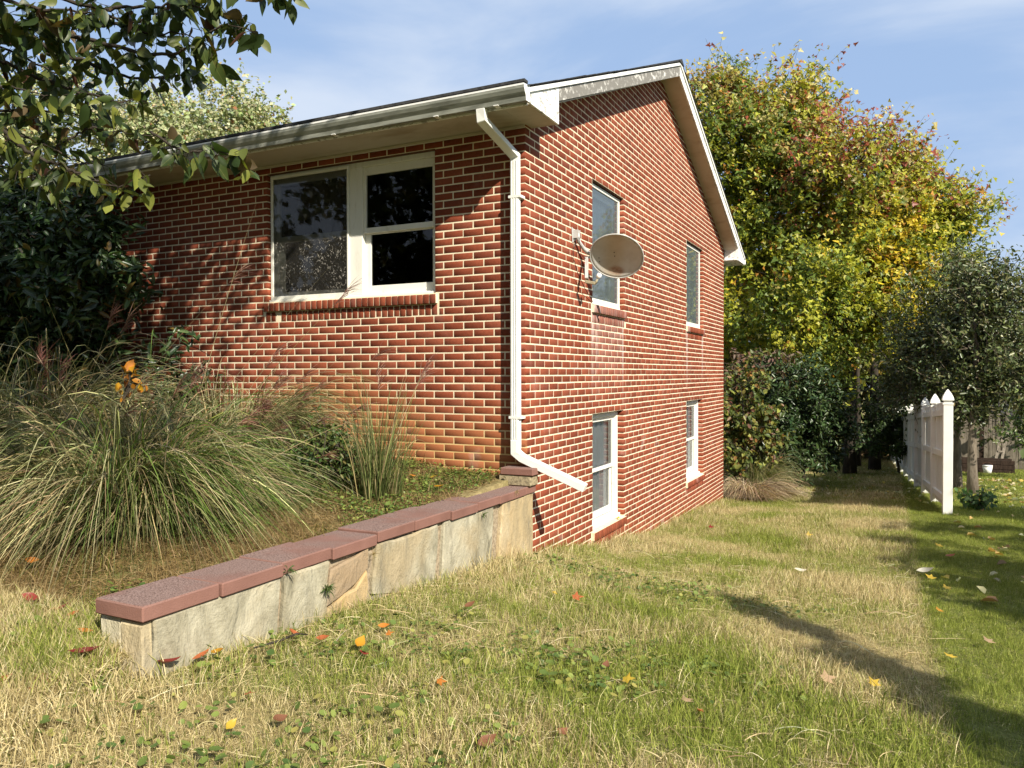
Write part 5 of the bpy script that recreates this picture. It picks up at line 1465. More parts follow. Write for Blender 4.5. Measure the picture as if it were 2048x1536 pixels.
# planting bed cover
def bed_ok(x, y): return (x < -0.25) & (y < -0.03) & (y > -4.4)
pts = scatter(1500, -3.2, -0.25, -2.5, -0.03, bed_ok)
scatter_object('ground_cover', [clover_proto(22, 0.11, 0.0085, 0.05) for _ in range(6)], pts[(noise2(pts[:, 0], pts[:, 1], 2.2, 41) > -0.35)], np.clip(rng.normal(1, 0.3, int((noise2(pts[:, 0], pts[:, 1], 2.2, 41) > -0.35).sum())), 0.5, 1.7), MAT['clover'], 'low weeds covering the raised planting bed')
pts = scatter(6500, -5.5, -0.25, -4.3, -0.03, bed_ok)
scatter_object('dead_grass', [tuft_proto(40, 0.13, 0.04, 0.12, 0.85, 0.0034) for _ in range(6)], pts, np.clip(rng.normal(0.95, 0.25, len(pts)), 0.4, 1.6), MAT['thatch'], 'flattened dead grass over the planting bed')

# ================================================================== ORNAMENTAL GRASSES
def fountain(name, label, cat, base, nb, L0, L1, spread, base_r, cols, p, width=0.006, wind=(0.25, -0.05), up=(0.55, 0.95), mat='blade', dead=0.15, tipdrop=(0.2, 0.9), plumes=0, plume_dir=(0.55, -0.1, 0.8), stalks=0, green_side=None, loose_share=0.22):
    base = np.asarray(base, float); root = thing(name, label, cat, tuple(base))
    K = max(8, nb // 55)
    ka = rng.uniform(0, 2 * PI, K); kr = base_r * np.sqrt(rng.random(K)); kd = ka + rng.normal(0, 0.8, K); kL = rng.uniform(L0, L1, K); kel = rng.uniform(up[0], up[1], K); kc = rng.normal(0, 0.22, K)
    li = rng.integers(0, K, nb); loose = rng.random(nb) < loose_share
    a = ka[li] + rng.normal(0, 0.25, nb); r = np.abs(kr[li] + rng.normal(0, 0.03, nb))
    B = np.stack([r * np.cos(a), r * np.sin(a), np.zeros(nb)], 1)
    B[:, 2] = ground(B[:, 0] + base[0], B[:, 1] + base[1]) - base[2]
    L = np.where(loose, rng.uniform(L0, L1, nb), kL[li] * rng.normal(1, 0.10, nb)); a2 = np.where(loose, a + rng.normal(0, 1.0, nb), kd[li] + rng.normal(0, 0.20, nb))
    el = np.where(loose, rng.uniform(up[0], up[1], nb), kel[li] + rng.normal(0, 0.07, nb))
    outd = np.stack([np.cos(a2), np.sin(a2)], 1) * spread + np.array(wind)[None]
    hor = outd * (L * (1 - el * 0.45))[:, None]
    mid = B + np.concatenate([hor * 0.42, (L * el * 0.80)[:, None]], 1)
    tz = L * el * 0.80 - rng.uniform(tipdrop[0], tipdrop[1], nb) * L * 0.8
    tip = B + np.concatenate([hor * 1.15, tz[:, None]], 1)
    gg = ground(tip[:, 0] + base[0], tip[:, 1] + base[1]) - base[2]
    tip[:, 2] = np.maximum(tip[:, 2], gg + rng.uniform(0.01, 0.12, nb))
    tip[:, 0] = np.where((tip[:, 0] + base[0] > -0.20) & (tip[:, 1] + base[1] > -3.8) & (base[0] < 0), -0.20 - base[0] - rng.uniform(0, 0.05, nb), tip[:, 0])
    cl = vary(palette(cols, p, nb), nb, 0.30) * np.exp(kc[li])[:, None]
    if green_side is not None:
        gs = (outd @ np.array(green_side) > 0.30 * spread) & (rng.random(nb) < 0.36); cl[gs] = vary(palette([(0.10, 0.17, 0.03), (0.16, 0.22, 0.05)], [0.6, 0.4], gs.sum()), gs.sum(), 0.2)
    V, Fc, c = blade_cloud(B, tip, mid, width * rng.uniform(0.7, 1.3, nb), 9, cl)
    link(D.objects.new('blades', np_mesh('blades', V, Fc, {'col': c}, MAT[mat])), root)
    if stalks:
        a = rng.uniform(0, 2 * PI, stalks); B = np.stack([base_r * 0.7 * np.cos(a), base_r * 0.7 * np.sin(a), np.zeros(stalks)], 1)
        d = np.array(plume_dir) + rng.normal(0, 0.22, (stalks, 3)); L = rng.uniform(L0 * 0.7, L1 * 0.92, stalks)[:, None]
        tip = B + d * L; mid = B + d * L * 0.5 + np.array([0, 0, 0.12])
        V, Fc, c = blade_cloud(B, tip, mid, np.full(stalks, 0.005), 7, vary(palette([(0.42, 0.36, 0.20), (0.30, 0.22, 0.12), (0.24, 0.20, 0.09)], [1, 1, 1], stalks), stalks, 0.15))
        link(D.objects.new('stalks', np_mesh('stalks', V, Fc, {'col': c}, MAT['dryblade'])), root)
        if plumes:
            parts = []
            for i in rng.choice(stalks, min(plumes, stalks), replace=False):
                n = 34; s_ = rng.uniform(0.0, 1.0, n)[:, None]; dd = d[i] / np.linalg.norm(d[i])
                b_ = tip[i] - dd * 0.05 + dd * s_ * 0.16
                fl = dd * 0.75 + np.array([0.45, 0.1, -0.12]) + rng.normal(0, 0.26, (n, 3)); fl /= np.linalg.norm(fl, axis=1, keepdims=True)
                e_ = b_ + fl * rng.uniform(0.09, 0.19, (n, 1)); m_ = (b_ + e_) / 2 + np.array([0, 0, 0.018])
                parts.append(blade_cloud(b_, e_, m_, np.full(n, 0.0030), 4, vary(palette([(0.26, 0.11, 0.09), (0.17, 0.08, 0.06), (0.36, 0.22, 0.17)], [0.5, 0.3, 0.2], n), n, 0.2)))
            V, Fc, c = join(parts); link(D.objects.new('plumes', np_mesh('plumes', V, Fc, {'col': c}, MAT['dryblade'])), root)
    return root
GC = [(0.14, 0.145, 0.058), (0.23, 0.22, 0.10), (0.38, 0.335, 0.18), (0.27, 0.195, 0.11), (0.075, 0.105, 0.03)]
fountain('ornamental_grass', 'largest arching ornamental grass clump spilling toward the near end of the wall', 'ornamental grass', (-1.72, -2.42, gz(-1.72, -2.42)), 4600, 0.95, 1.9, 0.60, 0.36, GC, [0.25, 0.25, 0.22, 0.16, 0.12], 0.0072, (0.22, -0.12), (0.35, 0.88), stalks=34, plumes=6, plume_dir=(0.5, 0.1, 0.75), green_side=(0.9, 0.3))
fountain('ornamental_grass', 'green ornamental grass clump with reddish plumes leaning to the window', 'ornamental grass', (-2.35, -1.05, gz(-2.35, -1.05)), 3000, 0.95, 1.6, 0.60, 0.32, GC, [0.32, 0.28, 0.15, 0.10, 0.15], 0.0068, (0.30, -0.05), (0.40, 1.0), stalks=70, plumes=46, plume_dir=(0.62, -0.10, 0.48))
fountain('ornamental_grass', 'pale ornamental grass clump at the left edge in front of the dark shrub', 'ornamental grass', (-3.25, -2.25, gz(-3.25, -2.25)), 3800, 1.25, 2.15, 0.62, 0.38, GC, [0.22, 0.27, 0.28, 0.15, 0.08], 0.0072, (0.20, -0.06), (0.45, 0.95), stalks=30, plumes=10, plume_dir=(0.5, 0.0, 0.75))
fountain('ornamental_grass', 'small upright tuft of thin green grass against the lower brick wall', 'ornamental grass', (-0.66, -1.15, gz(-0.66, -1.15)), 560, 0.35, 1.02, 0.32, 0.13, [(0.09, 0.12, 0.035), (0.15, 0.175, 0.06), (0.36, 0.30, 0.15)], [0.5, 0.35, 0.15], 0.0046, (0.05, 0.03), (0.58, 1.05), tipdrop=(-0.45, 0.35), stalks=6, plumes=3, plume_dir=(0.16, 0.05, 1.0), loose_share=0.65)
dk = hit(1490, 1000)
fountain('ornamental_grass', 'dry tan grass clump slumped at the far corner of the house', 'ornamental grass', (0.42, 9.05, gz(0.42, 9.05)), 2200, 0.7, 1.35, 0.62, 0.26, [(0.40, 0.31, 0.20), (0.30, 0.21, 0.14), (0.50, 0.41, 0.27)], [0.4, 0.35, 0.25], 0.0075, (0.28, -0.1), (0.25, 0.70), 'dryblade')
fountain('ornamental_grass', 'greener grass clump behind the dry clump at the house corner', 'ornamental grass', (0.30, 10.1, gz(0.30, 10.1)), 1500, 1.0, 1.7, 0.6, 0.28, [(0.12, 0.14, 0.05), (0.20, 0.20, 0.09), (0.28, 0.22, 0.12)], [0.45, 0.35, 0.2], 0.0075, (0.1, -0.1), (0.55, 0.95))
bush('low_shrub', 'low leafy green shrub between the plumed grass and the upright tuft', 'shrub',
     [((-1.30, -1.20, gz(-1.3, -1.2) + 0.22), (0.42, 0.36, 0.22), 1)], 46, 2600, 0.045, lambda P: vary(palette([(0.05, 0.09, 0.022), (0.10, 0.14, 0.035), (0.16, 0.15, 0.045)], [0.5, 0.35, 0.15], len(P)), len(P), 0.25), 'leaf', 'six', 0.42,
     base=np.array([-1.30, -1.20, gz(-1.3, -1.2)]), shoot=(0.06, 0.2), cr=0.12, tr=0.008)
# big dark shrub against the front wall
def rhodo_cols(P): return vary(palette([(0.022, 0.045, 0.016), (0.040, 0.070, 0.024), (0.07, 0.105, 0.035), (0.14, 0.10, 0.03)], [0.42, 0.35, 0.19, 0.04], len(P)), len(P), 0.22)
bush('rhododendron_shrub', 'large dark rhododendron hiding the left window of the front wall', 'shrub',
     [((-5.6, -0.85, 0.62), (1.45, 0.62, 1.2), 1.6), ((-7.1, -1.0, 0.5), (1.2, 0.7, 1.2), 1.2), ((-5.2, -0.8, -0.5), (0.9, 0.5, 0.7), 0.6), ((-4.65, -0.65, 0.75), (0.40, 0.3, 0.45), 0.25)], 240, 19000, 0.12, rhodo_cols, 'leaf_dark', 'six', 0.36,
     base=np.array([-5.7, -0.8, gz(-5.7, -0.8)]), shoot=(0.12, 0.34), cr=0.16, tr=0.035)
for (x, y, z_, lab) in ((-3.55, -0.55, -0.30, 'small evergreen shrub sprouting whorled leaves between grass plumes and dark rhododendron'),):
    bush('evergreen_shrub', lab, 'shrub', [((x, y, z_ - 0.1), (0.28, 0.22, 0.5), 1), ((x - 0.35, y, z_ - 0.35), (0.4, 0.3, 0.5), 1)], 26, 900, 0.10, rhodo_cols, 'leaf_dark', 'six', 0.36, base=np.array([x - 0.15, y, gz(x - 0.15, y)]), shoot=(0.08, 0.2), cr=0.1, tr=0.012)
# hostas gone yellow by the plume grass: two bright autumn leaves clumps
bush('autumn_perennial', 'bright orange and yellow leafy sprig poking out of the grass clumps', 'plant',
     [(tuple(at(262, 758, 5.5)), (0.05, 0.05, 0.09), 1)], 6, 28, 0.062, lambda P: vary(palette([(0.52, 0.27, 0.02), (0.45, 0.17, 0.02)], [0.5, 0.5], len(P)), len(P), 0.15), 'leaf', 'six', 0.7, base=np.array([*at(262, 758, 5.5)[:2], gz(*at(262, 758, 5.5)[:2])]), shoot=(0.03, 0.08), cr=0.05, tr=0.004)

# ================================================================== THE OVERHANGING TREE (trunk out of frame, left)
def out_of_view(P, mu=120, mv=90):
    u, v, d = proj(P); near = np.linalg.norm(P - CAM, axis=1) < 0.8
    return ((d > 0.05) & (u > -mu) & (u < 2048 + mu) & (v > -mv) & (v < 1536 + mv)) | near
OB = np.array([-1.7, -5.3, gz(-1.7, -5.3)])
cherry_cols = lambda P: vary(palette([(0.045, 0.075, 0.018), (0.075, 0.11, 0.026), (0.13, 0.15, 0.035), (0.16, 0.06, 0.03)], [0.45, 0.35, 0.15, 0.05], len(P)), len(P), 0.25)
otree = make_tree('overhanging_tree', 'broadleaf tree whose leafy branches hang into the top left corner', 'tree', OB, 4.6, 0.13,
          [((-1.2, -3.2, 4.3), (2.3, 0.9, 1.15), 2.4), ((1.0, -4.75, 2.5), (0.85, 0.75, 0.65), 0.40), ((-2.6, -4.2, 3.4), (1.3, 1.0, 1.2), 0.7), ((-1.0, -5.0, 3.8), (1.6, 1.2, 1.0), 0.6)],
          120, 10500, 0.11, cherry_cols, 'leaf', 'six', 0.5, (0.3, 0.8), 0.1, 0.45, reject=out_of_view)
def leafmat_obj():
    m, t, b, o = newmat('hanging_leaf')
    oi = N(t, 'ShaderNodeObjectInfo'); c = oi.outputs['Color']
    tcn = N(t, 'ShaderNodeTexCoord').outputs['Object']
    s = N(t, 'ShaderNodeSeparateXYZ'); lk(t, tcn, s.inputs[0])
    vein = mrange(t, math_(t, 'ABSOLUTE', s.outputs[0]), 0.0, 0.0018, 0.35, 0)
    c = mix(t, vein, c, (0.28, 0.28, 0.10)); c = mix(t, mrange(t, noise(t, tcn, 60, 3), 0.55, 0.75, 0, 0.35), c, (0.16, 0.10, 0.03))
    lk(t, c, b.inputs['Base Color']); b.inputs['Roughness'].default_value = 0.42; b.inputs['Specular IOR Level'].default_value = 0.35
    tr = N(t, 'ShaderNodeBsdfTranslucent'); lk(t, mix(t, 1.0, c, (1.3, 1.3, 0.5), 'MULTIPLY'), tr.inputs[0]); ms = N(t, 'ShaderNodeMixShader'); ms.inputs[0].default_value = 0.30
    lk(t, b.outputs[0], ms.inputs[1]); lk(t, tr.outputs[0], ms.inputs[2]); lk(t, ms.outputs[0], o.inputs[0]); return m
MAT['leafobj'] = leafmat_obj()
def big_leaf(L, asp, fold, curl, wav):
    """ovate pointed leaf hanging along -z, from stem at origin"""
    s = np.array([0, 0.06, 0.2, 0.38, 0.58, 0.76, 0.9, 1.0]); wv = np.array([0.0, 0.42, 0.86, 1.0, 0.86, 0.52, 0.20, 0.0]) * asp * 0.5 * L
    V, Fc = [], []
    for i, (a, b_) in enumerate(zip(s, wv)):
        yy = curl * L * a * a + wav * L * math.sin(a * 6)
        V += [(-b_, yy + fold * b_, -L * a), (0, yy, -L * a), (b_, yy + fold * b_ * 0.8, -L * a)]
    for i in range(len(s) - 1):
        o_ = 3 * i
        Fc += [(o_, o_ + 1, o_ + 4, o_ + 3), (o_ + 1, o_ + 2, o_ + 5, o_ + 4)]
    return np_mesh('leaf', np.array(V), np.array(Fc), mat=MAT['leafobj'], smooth=True)
LV = [big_leaf(L, a, f, cu, wv) for L, a, f, cu, wv in ((0.100, 0.50, 0.35, 0.15, 0.02), (0.092, 0.55, -0.25, -0.2, 0.03), (0.112, 0.46, 0.5, 0.3, -0.02), (0.080, 0.60, 0.2, -0.1, 0.02), (0.105, 0.52, -0.4, 0.2, -0.03), (0.070, 0.55, 0.3, 0.1, 0.0), (0.118, 0.5, 0.25, -0.25, 0.03), (0.09, 0.42, 0.6, 0.25, 0.02))]
LEAFC = [((0.032, 0.055, 0.015), 0.42), ((0.052, 0.078, 0.020), 0.32), ((0.10, 0.12, 0.028), 0.14), ((0.19, 0.21, 0.04), 0.05), ((0.11, 0.075, 0.035), 0.05), ((0.07, 0.03, 0.02), 0.02)]
BR = [  # (pixels u,v,distance) along each branch, leaves per node, brightness (0 dark .. 1 yellow-green)
    ([(-60, 30, 3.3), (90, 62, 3.25), (187, 81, 3.2), (312, 108, 3.15), (375, 94, 3.1), (444, 52, 3.05), (500, 62, 3.0)], 0.008, 2.4, 0.15),
    ([(-60, 0, 3.5), (60, 70, 3.5), (110, 105, 3.45), (175, 125, 3.4), (228, 147, 3.4), (281, 156, 3.35), (344, 153, 3.3), (392, 148, 3.3)], 0.009, 2.0, 0.1),
    ([(-60, 100, 3.3), (0, 122, 3.3), (62, 150, 3.25), (131, 175, 3.2), (187, 194, 3.15), (237, 203, 3.1), (276, 200, 3.1)], 0.007, 2.0, 0.25),
    ([(-60, 218, 3.6), (0, 222, 3.6), (78, 222, 3.55), (140, 225, 3.5), (200, 250, 3.45)], 0.006, 1.6, 0.05),
    ([(-60, 225, 2.9), (0, 262, 2.9), (37, 290, 2.85), (78, 315, 2.85), (125, 331, 2.8), (175, 353, 2.8), (219, 369, 2.75), (252, 368, 2.75), (300, 350, 2.7)], 0.007, 2.0, 0.75),
    ([(-60, 235, 3.4), (0, 255, 3.4), (60, 278, 3.35), (110, 300, 3.3), (150, 322, 3.3), (205, 330, 3.3)], 0.006, 1.4, 0.2),
    ([(110, 300, 3.3), (150, 270, 3.3), (182, 256, 3.3), (210, 262, 3.3), (270, 268, 3.2), (330, 275, 3.2)], 0.004, 1.8, 0.1),
    ([(100, -10, 3.2), (200, 16, 3.2), (280, 14, 3.15), (320, 10, 3.1), (380, -14, 3.1), (430, -4, 3.05)], 0.006, 2.2, 0.2),
    ([(200, 50, 3.3), (262, 44, 3.25), (312, 28, 3.2), (360, 10, 3.15), (420, 20, 3.1), (470, 36, 3.1)], 0.005, 1.8, 0.15),
    ([(420, -70, 3.0), (500, -48, 3.0), (545, -28, 2.95), (590, -22, 2.95)], 0.005, 2.0, 0.05),
    ([(-50, -20, 3.0), (40, 10, 3.0), (90, 20, 3.0), (150, 22, 3.0), (190, 30, 3.0)], 0.007, 3.2, 0.2),
    ([(-50, 40, 3.1), (20, 50, 3.1), (60, 60, 3.1), (120, 70, 3.1)], 0.006, 3.0, 0.05),
    ([(-60, 160, 3.0), (0, 172, 3.0), (50, 180, 3.0), (95, 190, 3.0)], 0.005, 2.0, 0.2),
    ([(-60, 70, 3.6), (40, 110, 3.6), (120, 150, 3.6), (210, 190, 3.6)], 0.005, 2.2, 0.05),
    ([(-60, 150, 3.7), (20, 190, 3.7), (80, 250, 3.7), (130, 290, 3.7)], 0.005, 2.2, 0.05),
    ([(-60, 310, 3.3), (0, 330, 3.3), (60, 352, 3.2), (110, 372, 3.2)], 0.005, 2.4, 0.25),
    ([(120, -40, 3.3), (170, -10, 3.3), (230, 40, 3.25), (300, 66, 3.2), (370, 70, 3.15), (430, 100, 3.1)], 0.005, 2.0, 0.15),
    ([(300, 262, 3.0), (360, 300, 2.9), (420, 300, 2.85), (455, 305, 2.8), (480, 318, 2.8)], 0.004, 1.4, 0.5),
]
tb = MB(); HL = []
for pts_, r0, per, bright in BR:
    W = [at(*q) for q in pts_]
    # smooth polyline
    fine = []
    for i in range(len(W) - 1):
        p0 = W[max(i - 1, 0)]; p1 = W[i]; p2 = W[i + 1]; p3 = W[min(i + 2, len(W) - 1)]
        for s_ in np.linspace(0, 1, 5, endpoint=False):
            fine.append(0.5 * ((2 * p1) + (-p0 + p2) * s_ + (2 * p0 - 5 * p1 + 4 * p2 - p3) * s_ ** 2 + (-p0 + 3 * p1 - 3 * p2 + p3) * s_ ** 3) + rng.normal(0, 0.0035, 3))
    fine.append(W[-1]); fine = np.array(fine)
    if pts_[0][0] < 0:        # carry the branch on to the limbs out of frame
        ext = OB + np.array([0.25, 0.15, 2.3 + 0.35 * rng.random()])
        fine = np.concatenate([[ext, (ext + fine[0]) / 2 + np.array([0, 0, 0.15])], fine])
    tb.tube(fine, [r0 * (1.5 - 1.2 * i / (len(fine) - 1)) for i in range(len(fine))], 6)
    seglen = np.linalg.norm(np.diff(fine, axis=0), axis=1); cum = np.concatenate([[0], np.cumsum(seglen)])
    d_ = cum[-1] * (0.35 if pts_[0][0] < 0 else 0.15)
    while d_ < cum[-1] + 0.001:
        j = min(np.searchsorted(cum, d_), len(fine) - 1); P = fine[j]
        u_, v_, _d = proj(P)
        k = int(per * 1.9 + rng.random())
        if d_ > cum[-1] - 0.06: k += 4
        if u_ < -110: k = 0
        for _ in range(k):
            tw = rng.normal(0, 1, 3); tw[2] -= 0.4; tw = tw / np.linalg.norm(tw) * rng.uniform(0.015, 0.075)
            Q = P + tw
            tb.tube([P, Q], 0.0013, 3, False)
            pr_ = np.array([p_ for _c, p_ in LEAFC]); pr_ = pr_ * np.array([1 - bright, 1 - 0.7 * bright, 1, 0.5 + 3.5 * bright, 1, 1]); pr_ /= pr_.sum()
            cc = np.array(LEAFC[rng.choice(len(LEAFC), p=pr_)][0]) * math.exp(rng.normal(0, 0.18))
            HL.append((Q, (rng.normal(0, 0.6), rng.normal(0, 0.6), rng.uniform(0, 2 * PI)), float(np.clip(rng.normal(0.74, 0.13), 0.42, 1.05)), cc, int(rng.integers(len(LV)))))
        d_ += rng.uniform(0.036, 0.062)
uu_, vv_, _ = proj(np.array([h[0] for h in HL]))
vis = (uu_ > -20) & (vv_ > -60)
rank = sorted(range(len(HL)), key=lambda i: (not vis[i], i * 7919 % 1009))
restV, restF, restC, n0 = [], [], [], 0
for j_, i in enumerate(rank):
    Q, ro_, sc_, cc, li = HL[i]
    if j_ < 295:
        lf = D.objects.new('leaf', LV[li]); lf.location = tuple(Q - OB); lf.rotation_euler = ro_; lf.scale = (sc_,) * 3; lf.color = (*cc.tolist(), 1)
        link(lf, otree)
    else:
        Rm = np.array(Matrix.LocRotScale(Vector((Q - OB).tolist()), __import__('mathutils').Euler(ro_), Vector((sc_,) * 3)))
        src = LV[li]; co_ = np.array([v_.co[:] for v_ in src.vertices]); fc_ = np.array([p_.vertices[:] for p_ in src.polygons])
        restV.append(co_ @ Rm[:3, :3].T + Rm[:3, 3]); restF.append(fc_ + n0); n0 += len(co_); restC.append(np.repeat(cc[None], len(co_), 0))
print('hanging leaves', len(HL), int(vis.sum()))
if restV:
    o = D.objects.new('foliage', np_mesh('foliage', np.concatenate(restV), np.concatenate(restF), {'col': np.concatenate(restC)}, MAT['leaf'], True)); link(o, otree); o['kind'] = 'stuff'
o = D.objects.new('twigs', tb.mesh('twigs', MAT['bark'], smooth=True)); link(o, otree); o.location = tuple(-OB)

# ================================================================== TREES OUT OF FRAME, RIGHT (their shade lies on the lawn)
side_cols = lambda P: vary(palette([(0.10, 0.13, 0.03), (0.16, 0.16, 0.04), (0.06, 0.09, 0.02)], [0.4, 0.3, 0.3], len(P)), len(P), 0.25)
for (bx_, by_, els, ncl, nl, lab) in (
        (11.0, 1.2, [((10.1, 0.5, 2.3), (1.6, 4.4, 1.1), 1), ((10.2, -2.3, 2.2), (1.5, 1.8, 1.0), 0.6)], 120, 22000, 'spreading shade tree in the yard right of the lawn'),
        (8.9, -6.8, [((x_, y_, 1.5), (r_, r_, r_), w_) for x_, y_, r_, w_ in ((5.80, -2.95, 0.10, 0.5), (6.09, -3.22, 0.16, 0.8), (6.53, -3.76, 0.19, 1.0), (6.89, -4.22, 0.18, 1.0), (7.16, -4.57, 0.17, 1.0), (7.56, -5.1, 0.18, 1.0))], 54, 2800, 'unseen added tree with one long low limb shaped to cast the lawn shadow streak')):  # added out of view: leaf lobes strung to throw the shadow streak
    make_tree('shade_tree', lab, 'tree', (bx_, by_, gz(bx_, by_)), 3.4, 0.14, els, ncl, nl, 0.12 if nl > 5000 else 0.07, side_cols, 'leaf', 'quad', 0.7, (0.2, 0.5) if nl > 5000 else (0.08, 0.18), 0.2, 0.35 if nl > 5000 else 0.14, reject=out_of_view)

YT = [(-7.0, -11.5, 'broad front yard tree left of the drive, seen only in the window glass'), (-1.0, -15.0, 'tall front yard tree straight across from the big window'), (-13.5, -10.0, 'front yard tree near the far end of the house'),
      (5.0, -16.0, 'front yard tree across from the house corner'), (-19.0, -7.0, 'front yard tree beyond the far end of the house'), (-4.0, -20.0, 'tallest tree in the back row of the front yard'), (-11.5, -18.0, 'second tree in the back row of the front yard')]
for (bx_, by_, lab) in YT:
    g0 = gz(bx_, by_)
    make_tree('yard_tree', lab, 'tree', (bx_, by_, g0), 6.5, 0.2, [((bx_, by_, g0 + 6.5), (3.8, 3.0, 4.0), 1), ((bx_ + 1, by_, g0 + 2.6), (3.6, 2.2, 1.9), 0.8)], 70, 9000, 0.26, lambda P: vary(palette([(0.06, 0.085, 0.02), (0.10, 0.11, 0.03), (0.16, 0.12, 0.03)], [0.5, 0.35, 0.15], len(P)), len(P), 0.25), 'leaf', 'quad', 0.75, (0.4, 1.1), 0.3, 0.8, reject=out_of_view)

# ================================================================== FALLEN LEAVES
def fallen_mesh(kind):
    if kind == 'star':
        ang = np.radians(np.arange(0, 360, 36)); rad = np.where(np.arange(10) % 2 == 0, 1.0, 0.42) * np.array([1.1, 1, .9, 1, .55, 1, .55, 1, .9, 1])
        V = [(0, 0, 0.15)] + [(r * math.cos(a), r * math.sin(a), 0.22 * abs(math.sin(a * 1.5)) * r) for a, r in zip(ang, rad)]
        Fc = [(0, i + 1, (i + 1) % 10 + 1) for i in range(10)]
        me = D.meshes.new('leaf_blade'); me.from_pydata(V, [], Fc)
    else:
        s = np.linspace(0, 1, 7); wv = np.array([0.02, 0.30, 0.46, 0.48, 0.38, 0.20, 0.01])
        V, Fc = [], []
        for i, (a, b_) in enumerate(zip(s, wv)):
            x = (a - 0.5) * 2; cz = 0.30 * x * x
            V += [(x, -b_ * 1.1, cz + 0.32 * b_), (x, 0, cz), (x, b_ * 1.1, cz + 0.45 * b_)]
        for i in range(6):
            o_ = 3 * i; Fc += [(o_, o_ + 3, o_ + 4, o_ + 1), (o_ + 1, o_ + 4, o_ + 5, o_ + 2)]
        me = D.meshes.new('leaf_blade'); me.from_pydata(V, [], Fc)
    me.update(); me.materials.append(MAT['leafobj'])
    for p in me.polygons: p.use_smooth = True
    return me
FM = {'oval': fallen_mesh('oval'), 'star': fallen_mesh('star')}
FCOL = {'red': (0.22, 0.030, 0.026), 'orange': (0.48, 0.17, 0.03), 'rust': (0.42, 0.12, 0.045), 'yellow': (0.52, 0.36, 0.04), 'brown': (0.20, 0.085, 0.045), 'tan': (0.44, 0.30, 0.18), 'pale': (0.60, 0.56, 0.46), 'gold': (0.52, 0.25, 0.02)}
